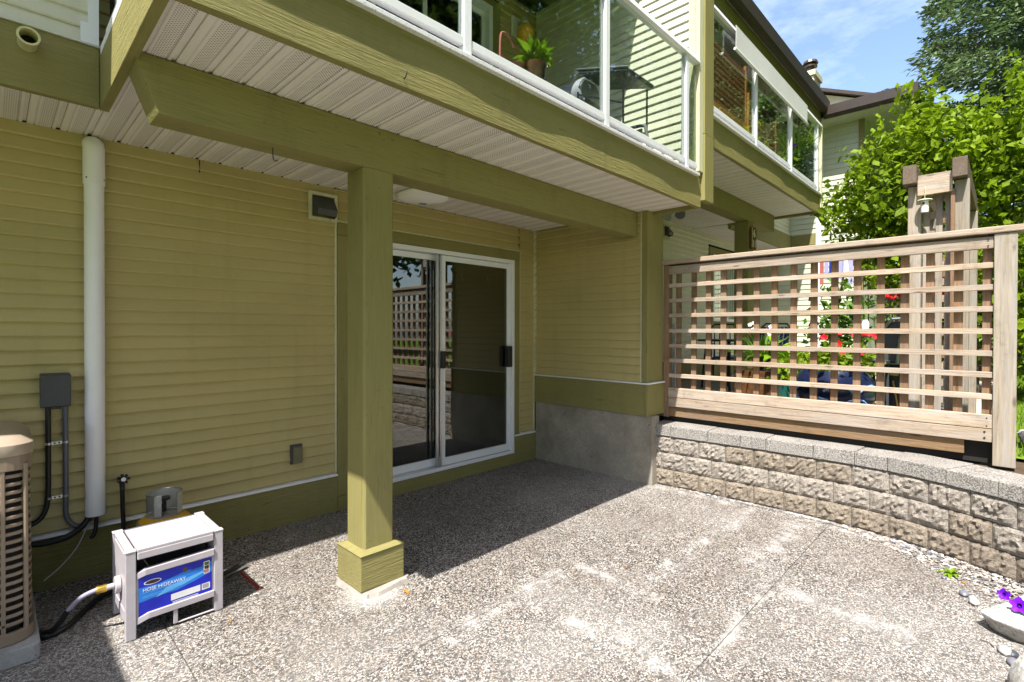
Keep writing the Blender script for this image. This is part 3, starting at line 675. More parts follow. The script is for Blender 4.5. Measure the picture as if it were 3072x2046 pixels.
RB = thing('house', 'far pale gabled house with brown rake board seen over the wing roof', 'house', (15, 4, 0))
mk('wall', MB().add([(14.0, 1.6, 5), (14.0, 5.2, 5), (14.0, 5.2, 8.0), (14.0, 1.6, 6.44), (22, 1.6, 5), (22, 5.2, 5), (22, 5.2, 8), (22, 1.6, 6.44)], [(0, 1, 2, 3), (7, 6, 5, 4), (0, 3, 7, 4), (1, 5, 6, 2)]), m_cream, RB)
mk('roof', MB().add([(13.85, 1.5, 6.42), (13.85, 5.2, 8.06), (22, 5.2, 8.06), (22, 1.5, 6.42), (13.85, 1.5, 6.50), (13.85, 5.2, 8.14), (22, 5.2, 8.14), (22, 1.5, 6.50)], [(0, 1, 2, 3), (7, 6, 5, 4), (0, 4, 5, 1), (3, 7, 4, 0)]), m_brown, RB)
Ch = thing('chimney', 'pale sided chimney with dark round flue cap above the gutter', 'chimney', (14.3, 3.6, 6.5))
mk('chimney_stack', B(13.6, 14.15, 3.35, 3.63, 5.9, 7.52), m_dark, Ch)
for i in range(14): mk('siding_board', MB().prism([(13.6, 6.15+i*.097), (13.58, 6.15+i*.097), (13.597, 6.245+i*.097), (13.6, 6.245+i*.097)], 'Y', 3.35, 3.63), m_sidw, Ch)
mk('chimney_side', B(13.6, 14.15, 3.335, 3.349, 6.0, 7.52), m_cream, Ch)
mk('chimney_crown', B(13.55, 14.2, 3.30, 3.68, 7.52, 7.64), m_cream, Ch)
mk('flue_pipe', MB().lathe((13.8, 3.47, 0), [(.09, 7.64), (.09, 7.80)], 14).lathe((13.8, 3.47, 0), [(.15, 7.80), (.15, 7.83), (.10, 7.84), (.10, 7.88), (.17, 7.89), (.15, 7.95)], 14), m_brown, Ch)
# ------------------------------------------------------------------ retaining wall
RWT = thing('retaining_wall', 'curved retaining wall of split-face blocks with aggregate cap stones under the lattice', 'retaining wall', (4.3, 1.0, 0))
def path(off=0.0):
    P = [Vector((a, b)) for a, b in RW]; out = []
    for i, p in enumerate(P):
        d = (P[min(i+1, len(P)-1)]-P[max(i-1, 0)]).normalized(); nrm = Vector((-d.y, d.x)); out.append(p+nrm*off)
    return out
base_p = path(0); cum = [0]
for a, b in zip(base_p[:-1], base_p[1:]): cum.append(cum[-1]+(b-a).length)
def at(s, off=0.0):
    s = max(0, min(s, cum[-1]-1e-4)); i = max(k for k in range(len(cum)-1) if cum[k] <= s); t = (s-cum[i])/(cum[i+1]-cum[i])
    p = base_p[i].lerp(base_p[i+1], t); d0 = (base_p[min(i+1, len(base_p)-1)]-base_p[max(i-1, 0)]).normalized(); d1 = (base_p[min(i+2, len(base_p)-1)]-base_p[i]).normalized()
    d = d0.lerp(d1, t).normalized(); n = Vector((-d.y, d.x)); return p+n*off, n
for c_ in range(3):
    s0 = -.115 if c_ % 2 else 0.0; z0, z1 = c_*.152+.002, c_*.152+.149
    s_ = s0
    while s_ < cum[-1]-.05:
        a, b = max(0, s_+.0018), min(cum[-1], s_+.2285-.0018); s_ += .2285
        if b-a < .03: continue
        nx, nz = 14, 8; vs = []; rr = random.Random(int(s_*1000)+c_*77)
        tilt = rr.uniform(-.006, .006)
        gr = [[0]*nx for _ in range(nz)]
        fx, fz, px_, pz_ = rr.uniform(3, 6), rr.uniform(2, 5), rr.uniform(0, 6), rr.uniform(0, 6)
        for j in range(nz):
            for i in range(nx):
                u, v = i/(nx-1), j/(nz-1)
                edge = min(u, 1-u)*nx/2.2 if min(u, 1-u)*nx < 2.2 else 1; ev = min(v, 1-v)*nz/1.6 if min(v, 1-v)*nz < 1.6 else 1
                q = max(0, min(edge, 1))*max(0, min(ev, 1))
                dsp = -(.006+.010*q+rr.uniform(-.010, .010)*q+.004*q*math.sin(fx*u*3+px_)*math.cos(fz*v*3+pz_)+tilt*(u-.5))
                p, n_ = at(a+(b-a)*u, dsp if q else 0.0)
                vs.append((p.x, p.y, z0+(z1-z0)*v))
        fs = [(j*nx+i, j*nx+i+nx, j*nx+i+nx+1, j*nx+i+1) for j in range(nz-1) for i in range(nx-1)]
        o_ = len(vs)
        for (u, z) in ((a, z0), (b, z0), (b, z1), (a, z1)):
            p, n_ = at(u, .12); vs.append((p.x, p.y, z))
        bl, br, tl, tr = 0, nx-1, (nz-1)*nx, nz*nx-1
        fs += [tuple([o_+3]+[o_+2]+list(range(tr, tl-1, -1)))[::1], tuple([o_, bl]+[j*nx for j in range(1, nz)]+[o_+3]), tuple([o_+1, o_+2]+[j*nx+nx-1 for j in range(nz-1, -1, -1)])]
        mb = MB().add(vs, fs); mk('block', mb, m_blockb if c_ == 0 or rr.random() < .2 else m_block, RWT)
s_ = 0.0; q = 0
while s_ < cum[-1]-.05:
    ln = (.20, .34, .27)[q % 3]; q += 1; a, b = s_+.0015, min(s_+ln-.0015, cum[-1]); s_ += ln; vs = []
    rr = random.Random(q*13); dz_ = rr.uniform(-.003, .003)
    for z in (.458, .556+dz_):
        for u, off in ((a, -.016+rr.uniform(-.004, .004)), ((a+b)/2, -.018), (b, -.016), (b, .30), (a, .30)):
            p, n_ = at(u, off); vs.append((p.x, p.y, z))
    mk('cap_stone', MB().add(vs, [(0, 1, 2, 3, 4), (9, 8, 7, 6, 5)]+[(i, i+5, (i+1) % 5+5, (i+1) % 5) for i in range(5)]), m_cap, RWT, .006)
# gravel at its foot
def pebbles(name, n, fn, smin, smax, mat, label, cat):
    ico = [(0, 0, .62), (.9, 0, 0), (.28, .85, 0), (-.72, .53, 0), (-.72, -.53, 0), (.28, -.85, 0), (0, 0, -.62), (.5, .4, .45), (-.5, .35, .45), (0, -.6, .42)]
    fcs = [(0, 7, 8), (0, 8, 9), (0, 9, 7), (7, 1, 2), (7, 2, 8), (8, 2, 3), (8, 3, 4), (8, 4, 9), (9, 4, 5), (9, 5, 1), (9, 1, 7), (6, 2, 1), (6, 3, 2), (6, 4, 3), (6, 5, 4), (6, 1, 5)]
    mb = MB()
    for i in range(n):
        x, y, z = fn(); s = random.uniform(smin, smax); a = random.uniform(0, 6.3); ex = random.uniform(.6, 1)
        ca, sa = math.cos(a), math.sin(a)
        mb.add([(x+s*(p[0]*ca-p[1]*ex*sa), y+s*(p[0]*sa+p[1]*ex*ca), z+s*p[2]*.8) for p in ico], fcs)
    o = mk(name, mb, mat, kind='stuff', smooth=True); tag(o, label, cat); return o
def gfn():
    while True:
        s = random.uniform(.3, 3.2); t = random.random()**1.6
        wid = .03 + .32*max(0, min(1, (s-1.5)/1.0))
        p, n_ = at(s, -.02-t*wid)
        return p.x, p.y, random.uniform(0, .008)+(.02*max(0, (s-1.8)) if t < .6 else 0)*random.random()
pebbles('gravel', 3600, gfn, .005, .014, m_peb, 'loose mixed gravel strip along the foot of the block retaining wall', 'gravel')
def rock(name, c, r, seed, label, mat=m_rock, cat='rock', sub=3, rough=.18, flat=0):
    import bmesh
    bm = bmesh.new(); bmesh.ops.create_icosphere(bm, subdivisions=sub, radius=1); q = random.Random(seed)
    ax = [Vector((q.gauss(0, 1), q.gauss(0, 1), q.gauss(0, 1))).normalized() for _ in range(11)]; of = [q.uniform(.5, .8) for _ in ax]
    for v in bm.verts:
        p = v.co.copy()
        if rough > .1:
            for a, o in zip(ax, of):
                dd = p.dot(a)
                if dd > o: p -= a*(dd-o)*.92
            p *= 1+rough*.25*q.uniform(-1, 1)*.4
        v.co = Vector((p.x*r[0], p.y*r[1], p.z*r[2]))
        if flat and v.co.z > r[2]*flat: v.co.z = r[2]*flat+q.uniform(-.004, .004)
    me = bpy.data.meshes.new(name); bm.to_mesh(me); bm.free(); me.materials.append(mat)
    o = bpy.data.objects.new(name, me); COL.objects.link(o); o.location = c; o.rotation_euler = (0, 0, q.uniform(-.4, .4))
    for p_ in me.polygons: p_.use_smooth = True
    me.set_sharp_from_angle(angle=R_(28)); tag(o, label, cat); return o
def slab(name, topp, botp, zt, zb, seed, label):
    q = random.Random(seed); n = len(topp); mb = MB(); rings = []
    import bmesh
    for u in (0, .35, .75, 1.0):
        rings.append([(t[0]*(1-u)+b[0]*u+(q.uniform(-.008, .008) if 0 < u < 1 else 0), t[1]*(1-u)+b[1]*u+(q.uniform(-.008, .008) if 0 < u < 1 else 0), zt*(1-u)+zb*u+(q.uniform(-.012, .008) if u < 1 else 0)) for t, b in zip(topp, botp)])
    vs = sum(rings, []); cx = sum(p[0] for p in topp)/n; cy = sum(p[1] for p in topp)/n
    inn = [(cx+(p[0]-cx)*q.uniform(.5, .72), cy+(p[1]-cy)*q.uniform(.5, .72), zt+q.uniform(.005, .035)) for p in topp]; o = len(vs); vs += inn+[(cx, cy, zt+.03)]
    fs = [(a*n+k, (a+1)*n+k, (a+1)*n+(k+1) % n, a*n+(k+1) % n) for a in range(3) for k in range(n)]+[(k, (k+1) % n, o+(k+1) % n, o+k) for k in range(n)]+[(o+k, o+(k+1) % n, o+n) for k in range(n)]
    ob = mk(name, mb.add(vs, fs), m_rock, None, .012); tag(ob, label, cat='rock'); return ob
slab('rock', [(3.29, .091), (3.39, .045), (3.50, -.02), (3.66, -.10), (3.72, -.24), (3.52, -.30), (3.30, -.26), (3.19, -.14), (3.19, -.03), (3.235, .04)], [(3.325, .05), (3.41, .035), (3.50, -.03), (3.64, -.10), (3.68, -.22), (3.52, -.28), (3.33, -.24), (3.25, -.14), (3.255, -.04), (3.285, .01)], .088, 0, 4, 'flat-topped pale granite slab in front of the purple petunias')
rock('rock', (2.83, -.20, .04), (.23, .19, .17), 17, 'tall white granite rock lowest at the right edge of the patio', sub=4, rough=.2)
rock('rock', (3.62, -.13, .05), (.17, .12, .10), 14, 'bright white rock against the foot of the retaining wall')
rock('rock', (5.02, -.17, .60), (.17, .13, .11), 21, 'white boulder right behind the lattice fence end post')
rock('rock', (5.45, -.16, .60), (.15, .12, .10), 22, 'smaller grey-white boulder beside the grass behind the fence post')
for i, (x, y, r, l) in enumerate(((3.63, .155, .030, 'round slate-grey pebble between the weed and the granite rock'), (3.552, .112, .032, 'pinkish grey pebble touching the tip of the granite rock'), (3.60, .12, .024, 'white pebble wedged beside the pinkish pebble'), (3.80, .25, .017, 'tiny grey pebble left of the slate-grey pebble'), (3.10, -.005, .034, 'pale oval pebble left of the tall white rock'), (3.02, -.03, .030, 'grey round pebble right against the tall white rock'), (3.10, -.03, .026, 'dark grey pebble in the shade of the granite rock'))):
    rock('pebble', (x, y, r*.4), (r, r*.75, r*.55), 40+i, l, m_dgrey if 'dark' in l else (m_greyf if i in (0, 3, 5) else m_rock), 'pebble', 2, 0)
def sprout(name, c, n, ln, wd, mat, label, cat, lean=.8, parent=None, z=0):
    mb = MB()
    for i in range(n):
        a = 2.4*i+random.uniform(-.3, .3); l = ln*random.uniform(.6, 1.1); t = lean*random.uniform(.4, 1.2); pv = []; d = Vector((math.cos(a), math.sin(a), 0)); s = Vector((-d.y, d.x, 0))
        for k in range(6):
            u = k/5; r_ = l*u*math.sin(min(1.4, t*(.5+u*.6))); h = l*u*math.cos(min(1.9, t*(.3+u*1.0))); ww_ = wd*math.sin(math.pi*min(1, .12+u*.88))**.8
            c0 = Vector(c)+d*r_+Vector((0, 0, h+z)); pv += [c0-s*ww_/2, c0-Vector((0, 0, wd*.18)), c0+s*ww_/2]
        mb.add(pv, [(k*3+j, k*3+j+1, k*3+j+4, k*3+j+3) for k in range(5) for j in range(2)])
    o = mk(name, mb, mat, parent, smooth=True)
    if parent is None: tag(o, label, cat)
    return o
sprout('weed', (3.875, .225, .0), 15, .07, .022, m_lime_leaf, 'small bright green weed sprouting from the gravel', 'weed', 1.2)
PT = thing('petunia', 'purple petunia blooms hanging over the pale granite rock', 'flower', (3.45, -.10, .1))
def bloom(c, r, nrm, parent, mat=m_purple):
    n = Vector(nrm).normalized(); a = n.orthogonal().normalized(); b = n.cross(a); vs = [Vector(c)-n*r*.55]; m = 30
    for ring_, (rr_, dd_) in enumerate(((.45, -.1), (1, .12))):
        for k in range(m):
            t = 2*math.pi*k/m; q_ = rr_*r*(1+.17*math.cos(5*t)*ring_+.04*math.sin(11*t)); vs.append(Vector(c)+(a*math.cos(t)+b*math.sin(t))*q_+n*(dd_*r+.03*r*math.sin(7*t)*ring_))
    fs = [(0, 1+k, 1+(k+1) % m) for k in range(m)]+[(1+k, 1+m+k, 1+m+(k+1) % m, 1+(k+1) % m) for k in range(m)]
    mk('petal', MB().add(vs, fs), mat, parent, smooth=True)
    if mat is m_purple: mk('throat', MB().tube([Vector(c)-n*r*.45, Vector(c)-n*r*.02], [r*.12, r*.30], 10, False), m_throat, parent)
bloom((3.456, .0, .128), .025, (-.9, .3, .25), PT); bloom((3.33, -.052, .142), .033, (-.8, .1, .5), PT); bloom((3.32, -.13, .13), .028, (-.6, -.3, .7), PT)
leaves('foliage', blob(160, (3.45, -.17, .13), (.16, .10, .05)), .03, m_hos, PT)
# leaf litter, one real leaf each
def litter(x, y, lab, s=.022, mat=m_orange):
    mb = MB(); a = random.uniform(0, 6); d = Vector((math.cos(a), math.sin(a), 0)); e = Vector((-d.y, d.x, 0)); c = Vector((x, y, .004))
    mb.add([c-d*s, c+e*s*.5+Vector((0, 0, .01)), c+d*s+Vector((0, 0, .006)), c-e*s*.5+Vector((0, 0, .008)), c+Vector((0, 0, .001))], [(0, 4, 1), (1, 4, 2), (2, 4, 3), (3, 4, 0)])
    tag(mk('fallen_leaf', mb, mat), lab, 'leaf')
litter(1.552, 2.33, 'orange fallen leaf by the post footing on the patio', .028); litter(3.79, .165, 'orange fallen leaf beside the slate-grey pebble', .02); litter(2.62, 1.62, 'tiny rust leaf alone in the middle of the patio', .012); litter(.80, 2.71, 'tan fallen leaf under the hose cabinet front rail', .012)
for (x, y, a, lab) in ((2.36, .35, .3, 'thin dark twig lying on the patio near the bottom edge'), (3.42, .02, 1.0, 'thin twig left of the granite rock'), (3.12, .03, .6, 'curled pale twig beside the pale oval pebble')):
    tag(mk('twig', MB().tube([(x, y, .004), (x+.03*math.cos(a), y+.03*math.sin(a), .007), (x+.06*math.cos(a+.3), y+.06*math.sin(a+.3), .004)], .0022, 5), m_bark), lab, 'twig')
# ------------------------------------------------------------------ lattice fence
FX = 4.5
FN = thing('lattice_fence', 'weathered cedar lattice fence with cap rail standing on the retaining wall', 'fence', (FX, 1.2, .56))
mk('post', B(FX-.02, FX+.09, -.047, .062, .556, 2.052), m_wdZ, FN, .004)
mk('post', B(FX-.01, FX+.07, 2.326, 2.378, .60, 2.052), m_wdV, FN, .003)
mk('cap_rail', MB().prism([(FX-.032, 2.055), (FX+.13, 2.055), (FX+.13, 2.097), (FX-.032, 2.097)], 'Y', -.62, 2.40), m_wdY, FN, .006)
mk('top_rail', B(FX-.008, FX+.03, .065, 2.324, 1.962, 2.038), m_wdY, FN, .003)
mk('top_rail', B(FX+.060, FX+.09, .065, 2.324, 2.0, 2.053), m_wdB, FN)
mk('bottom_board_or_shade', B(FX-.012, FX+.026, .065, 2.324, .793, .881), m_wdY, FN, .003)
mk('bottom_board_or_shade', B(FX-.010, FX+.026, .065, 2.324, .704, .789), m_wdY, FN, .003)
mk('bottom_board_or_shade', B(FX+.015, FX+.05, .20, 2.42, .607, .700), m_wdB, FN, .003)
for k, z in enumerate((1.872, 1.728, 1.586, 1.441, 1.299, 1.157, 1.017)):
    dzl = random.uniform(-.002, .002); mk('slat', B(FX-.001, FX+.037, .064, 2.325, z-.036+dzl, z+dzl), m_wdY, FN, .0015)
for y in (2.25, 2.098, 1.96, 1.824, 1.684, 1.540, 1.398, 1.252, 1.106, .963, .815, .669, .528, .386, .237, .093):
    mk('batten', B(FX+.038, FX+.058, y-.024+random.uniform(-.002, .002), y+.024, .86, 1.985), m_wdV, FN, .0015)
for y, z in ((.10, .77), (.10, .73)): mk('bolt', MB().lathe((FX-.012, y, z), [(.006, -.002), (.006, .003)], 10, axis='X'), m_blackm, FN)
for y in (.09, 2.3):
    for z in (1.98, 2.02, .81, .86): mk('nail_head', MB().lathe((FX-.014, y, z), [(.004, -.001), (.004, .004)], 8, axis='X'), m_blackm, FN)
# ------------------------------------------------------------------ neighbour's deck
mk('bottom_board_or_shade', B(FX+.055, FX+.09, -.02, 2.40, .557, .72), m_dark, FN)  # added dark strip, stands in for the shade in the gap below the fence
dk = struct('deck', B(4.62, 11.37, .12, YW-.035, .50, .568), m_dark)
for i in range(48):
    x = 4.64+i*.14
    mk('plank', B(x+.003, x+.137, .14, YW-.036, .572, .60), m_deck, dk, .003)
# ------------------------------------------------------------------ arbor
AR = thing('arbor', 'weathered cedar arbor with lattice back standing on the neighbour deck', 'arbor', (6, .4, .6))
for x in (5.3, 6.78):
    mk('post', B(x, x+.09, .512, .60, .60, 2.62), m_wdZ, AR, .004)
    mk('post', B(x, x+.09, .215, .305, .60, 2.62), m_wdZ, AR, .004)
mk('brace', B(5.27, 5.298, .300, .325, .60, 2.55), m_wdV, AR)
for y in (.535, .225):
    mk('rafter', MB().prism([(5.22, 2.66), (5.30, 2.625), (6.95, 2.625), (7.0, 2.66), (7.0, 2.775), (5.20, 2.775)], 'Y', y, y+.09) if False else B(5.20, 6.98, y, y+.09, 2.625, 2.775), m_wdE, AR, .004)
mk('cross_beam', B(5.262, 5.298, .316, .534, 2.53, 2.66), m_wdY, AR, .003)
mk('cross_beam', B(5.29, 5.36, .316, .534, 2.665, 2.70), m_wdY, AR, .003)
for y in (.487, .405, .345): mk('lattice_batten', B(5.392, 5.41, y-.021, y+.021, .62, 2.60), m_wdZ, AR)
for k in range(14): mk('lattice_slat', B(5.411, 5.43, .300, .53, .70+k*.138, .755+k*.138), m_wdY, AR)
for y in (.335, .42, .50): mk('lattice_batten', B(6.74, 6.76, y-.022, y+.022, .62, 2.60), m_wdV, AR)
for k in range(14): mk('lattice_slat', B(6.762, 6.779, .30, .53, .74+k*.138, .80+k*.138), m_wdB, AR)
BH = thing('birdhouse', 'small white birdhouse with round lid hanging on the arbor', 'birdhouse', (5.24, .475, 2.4))
mk('body', MB().lathe((5.24, .484, 2.385), [(.026, 0), (.027, .07), (.024, .095)], 14), m_bird, BH, smooth=True)
mk('lid', MB().lathe((5.24, .484, 2.48), [(.050, 0), (.048, .006), (.01, .016)], 16), m_cream, BH, smooth=True)
mk('entrance_hole', MB().lathe((5.2135, .490, 2.455), [(.009, -.003), (.009, .001)], 12, axis='X'), m_black, BH)
mk('hanging_cord', MB().tube([(5.24, .484, 2.495), (5.25, .484, 2.60)], .002, 5), m_cream, BH)
# ------------------------------------------------------------------ things on the neighbour's deck, seen through the lattice
def pot(name, c, prof, mat, label, n=28):
    t = thing(name, label, 'planter', c); mk('pot', MB().lathe(c, prof, n), mat, t, smooth=True); return t
BP = pot('planter', (5.55, 1.18, .60), [(.17, 0), (.28, .08), (.345, .22), (.33, .36), (.27, .46), (.25, .455), (.24, .40)], m_navy, 'large round navy glazed pot with pale blue arcs behind the lattice')
for k in range(7):
    a0 = math.pi*.62+k*.42
    for (zz, rr_) in ((.28, .352),):
        pts = [(5.55+rr_*math.cos(a0+t*.34-.17)*(1-.03*abs(t)), 1.18+rr_*math.sin(a0+t*.34-.17)*(1-.03*abs(t)), .60+zz+.06*(1-t*t)-.12*(k % 2)) for t in (-1, -.5, 0, .5, 1)]
        mk('painted_arc', MB().tube(pts, .011, 6), m_lblue, BP)
mk('soil', MB().lathe((5.55, 1.18, .60), [(.245, .40), (.24, .41)], 20), m_soil, BP)
leaves('foliage', np.concatenate([blob(500, (5.55, 1.15, 1.15), (.32, .36, .16), .1)]), .07, m_lf, BP, nrm_up=.4)
for k in range(9): bloom((5.40+random.uniform(-.1, .1), 1.0+random.uniform(-.2, .35), 1.22+random.uniform(-.05, .22)), .03, (-1, 0, .4), BP, m_redf)
RP = thing('planter', 'brown wooden box planter with strappy lily leaves behind the lattice', 'planter', (6.0, 1.95, .6))
mk('box', B(5.85, 6.25, 1.78, 2.22, .60, .98), m_terra, RP, .006); mk('gold_line', B(5.843, 5.849, 1.84, 2.16, .905, .92), m_brass, RP)
sprout('lily_leaf', (6.05, 2.0, .98), 60, .62, .035, m_hos, '', '', .9, RP)
sprout('hosta_leaf', (6.0, 1.75, 1.0), 14, .45, .15, m_lime_leaf, '', '', 1.0, RP)
for k in range(7): bloom((5.95+random.uniform(-.1, .1), 1.75+random.uniform(0, .45), 1.42+random.uniform(-.05, .12)), .022, (-1, 0, .5), RP, m_ink)
TP = pot('planter', (5.7, 1.62, .60), [(.08, 0), (.12, .30), (.13, .32), (.12, .31)], m_teal, 'dark green pot with trailing leaves between the brown box and the navy pot')
leaves('foliage', blob(260, (5.7, 1.62, 1.02), (.18, .18, .16), .1), .07, m_lf, TP)
P4 = pot('planter', (6.6, 1.35, .60), [(.14, 0), (.2, .35), (.21, .37), (.19, .36)], m_terra, 'brown clay pot of tall leafy stems in front of the bright siding')
leaves('foliage', np.concatenate([blob(700, (6.6, 1.35, 1.45), (.34, .36, .55), .1)]), .085, m_hos, P4)
mk('stem', MB().tube([(6.6, 1.35, .9), (6.62, 1.4, 1.5), (6.6, 1.32, 2.0)], .012, 6).tube([(6.6, 1.3, .9), (6.5, 1.2, 1.6), (6.5, 1.1, 2.1)], .01, 6), m_bark, P4)
def chair(x, y, rz, mat, label):
    t = thing('patio_chair', label, 'chair', (x, y, .6), 'patio chairs on the neighbour deck'); t['loc_'] = 1; t.rotation_euler = (0, 0, rz)
    mk('seat', B(-.22, .22, -.22, .22, .38, .41), mat, t, .01)
    for k in range(6): mk('back_slat', MB().bar((-.19+k*.076, .22, .42), (-.19+k*.076, .30, .88), .05, .015), mat, t)
    mk('back_frame', MB().tube([(-.24, .20, .40), (-.24, .30, .88), (-.18, .315, .93), (.18, .315, .93), (.24, .30, .88), (.24, .20, .40)], .014, 6), m_blackm, t)
    for sx in (-1, 1):
        mk('armrest', B(sx*.24-.02, sx*.24+.02, -.22, .24, .60, .62), mat, t)
        for sy in (-1, 1): mk('leg', MB().bar((sx*.22, sy*.20, .60 if sy < 0 else .4), (sx*.25, sy*.25, 0), .022), m_blackm, t)
    return t
chair(8.3, 3.25, 1.9, m_bluep, 'blue slatted patio chair with its back to the beige wall'); chair(8.0, 2.65, 2.6, m_bluep, 'blue patio chair nearer the brown planter, behind the table')
TB = thing('patio_table', 'round dark patio table between the blue chairs', 'table', (7.3, 2.85, .6))
mk('table_top', MB().lathe((7.3, 2.85, 1.28), [(.42, 0), (.43, .012), (.42, .025)], 24), m_blackm, TB)
for k in range(4): mk('leg', MB().bar((7.3+.3*math.cos(k*1.57+.4), 2.85+.3*math.sin(k*1.57+.4), 1.28), (7.3+.36*math.cos(k*1.57+.4), 2.85+.36*math.sin(k*1.57+.4), .60), .025), m_blackm, TB)
wp = thing('downspout', 'thin white drain post just behind the left end of the lattice', 'pipe', (6.7, 3.45, .6)); mk('pipe', B(6.68, 6.74, 3.36, 3.42, .60, 1.52), m_white, wp)
fz = thing('water_feature', 'teal green hanging feeder on the beige neighbour wall', 'feeder', (7.0, 3.7, 1.6)); mk('feeder_body', MB().lathe((6.9, 3.60, 1.63), [(.03, 0), (.04, .1), (.04, .26), (.02, .28)], 12), m_teal, fz, smooth=True)
FB = thing('hanging_basket', 'hanging basket of bright red flowers behind the lattice', 'flower basket', (6.4, .66, 1.85))
mk('basket', MB().lathe((6.4, .66, 1.62), [(.06, 0), (.15, .08), (.18, .13)], 18), m_terra, FB)
leaves('flowers', blob(420, (6.36, .64, 1.80), (.17, .25, .07), .1), .04, m_redf, FB); leaves('foliage', blob(200, (6.4, .66, 1.68), (.18, .24, .07), .1), .06, m_lf, FB)
mk('hanger', MB().tube([(6.4, .66, 1.8), (6.4, .66, 2.5)], .004, 5), m_blackm, FB)
HF = thing('hummingbird_feeder', 'red hummingbird feeder with white bottle behind the lattice', 'feeder', (6.2, 1.02, 1.4))
mk('tray', MB().lathe((6.2, 1.02, 1.36), [(.03, 0), (.075, .02), (.075, .05), (.03, .06)], 18), m_red, HF, smooth=True)
mk('bottle', MB().lathe((6.2, 1.04, 1.42), [(.03, 0), (.035, .08), (.02, .12)], 14), m_opal, HF, smooth=True)
mk('pole', MB().tube([(6.2, 1.06, 1.53), (6.2, 1.06, 1.95)], .004, 5), m_blackm, HF)
WS = thing('windsock', 'pale lilac, white and blue garden flag hanging by the white corner trim', 'flag', (7.2, 1.55, 2.2))
for i, (a, m) in enumerate(((0, m_lilac), (.05, m_ink), (.10, m_lilac), (.15, m_ink), (.20, m_bluep), (.25, m_lilac), (.30, m_pink))):
    mk('stripe', MB().prism([(7.0+.012*math.sin(i*2), 1.30+a), (7.006+.012*math.sin(i*2), 1.30+a), (7.02, 1.347+a), (7.014, 1.347+a)], 'Z', 1.99+.05*((i*5) % 3), 2.30-.03*(i % 2)), m, WS)
GR = thing('barbecue', 'dark covered barbecue with grey side arms and lime trim behind the lattice', 'barbecue', (6.1, .72, .6))
mk('hood', MB().prism([(.50, 1.12), (.52, 1.40), (.60, 1.52), (.82, 1.52), (.90, 1.42), (.93, 1.12)], 'X', 5.95, 6.35), m_dgrey, GR, .02)
mk('cabinet', B(6.0, 6.33, .54, .90, .66, 1.10), m_blackm, GR, .01)
mk('side_arm', MB().tube([(5.93, .92, 1.15), (5.92, .87, 1.42), (5.93, .78, 1.54), (5.93, .60, 1.55)], .016, 8), m_chrome, GR)
mk('side_arm', MB().tube([(5.93, .74, 1.12), (5.92, .72, 1.35), (5.93, .66, 1.50)], .016, 8), m_chrome, GR)
for y in (.56, .67, .78, .89): mk('trim_panel', B(5.985, 5.998, y-.042, y+.042, 1.00, 1.07), m_lime, GR)
for k in range(4): mk('vent_bar', MB().bar((5.99, .58+k*.08, .70), (5.99, .62+k*.08, .95), .012), m_brass, GR)
mk('castor', MB().lathe((6.05, .6, .63), [(.03, -.015), (.03, .015)], 10, axis='Y').lathe((6.05, .86, .63), [(.03, -.015), (.03, .015)], 10, axis='Y'), m_black, GR)
BX = thing('storage_stool', 'slatted yellow-green deck stool left of the barbecue', 'stool', (5.7, .86, .6))
for k, z in enumerate((.70, .86, 1.02)): mk('slat', B(5.65, 5.67, .80, .93, z, z+.06), m_lime, BX)
mk('frame', MB().box(5.675, 5.70, .80, .82, .6, 1.12).box(5.675, 5.70, .91, .93, .6, 1.12).box(5.90, 5.93, .80, .82, .6, 1.12).box(5.90, 5.93, .91, .93, .6, 1.12).box(5.65, 5.93, .79, .94, 1.12, 1.15), m_dgrey, BX)
# ------------------------------------------------------------------ plants and trees
def branchy(parent, stems):
    for k, pts in enumerate(stems): mk('stem', MB().tube(pts, [.05*(1-i/len(pts))+.012 for i in range(len(pts))], 7), m_bark, parent)
SH = thing('shrub', 'tall spreading shrub with bright lime-green leaves in front of the end wing', 'shrub', (8.7, .3, .55))
bl = [((8.3, 1.15, 3.25), (.55, .62, .62), 2400), ((8.4, .62, 3.75), (.6, .6, .55), 2600), ((8.5, 1.35, 2.6), (.5, .5, .6), 1300), ((8.6, .95, 2.5), (.6, .6, .8), 2400), ((8.5, .1, 3.55), (.7, .75, .6), 3000), ((8.6, -.7, 3.6), (.8, .85, .75), 3400), ((8.6, -1.6, 3.6), (.9, .9, .9), 3000),
      ((8.7, .1, 2.5), (.8, .8, .9), 3200), ((8.7, -1.0, 2.4), (.8, .9, 1.0), 3200), ((8.7, .35, 1.5), (.7, .8, .8), 2000), ((8.6, -.8, 1.4), (.7, .8, .8), 2400), ((8.5, .85, 4.15), (.22, .16, .30), 260), ((8.4, 1.5, 3.6), (.2, .16, .3), 200), ((8.4, -.25, 4.1), (.3, .25, .3), 350), ((8.4, 1.75, 3.0), (.22, .2, .3), 200)]
leaves('crown', np.concatenate([blob(int(n*.66), c, r, .3) for c, r, n in bl]), .086, m_lf, SH, asp=.62, nrm_up=.35, jit=.45)
spr = []
for k in range(150):
    c, r, n = bl[rng.integers(len(bl))]; d = rng.normal(size=3); d[0] = -abs(d[0])*.6; d[2] = abs(d[2])*.8+.1 if rng.random() < .6 else d[2]; d /= np.linalg.norm(d); p0 = np.array(c)+d*np.array(r)*.9; L0 = rng.uniform(.15, .42); m = int(L0*38)
    dr_ = d*.8+np.array([0, 0, .2]); t = np.linspace(0, 1, m)[:, None]; spr.append(p0+dr_*L0*t+rng.normal(size=(m, 3))*.018)
leaves('sprays', np.concatenate(spr), .095, m_lf, SH, asp=.62, nrm_up=.3)
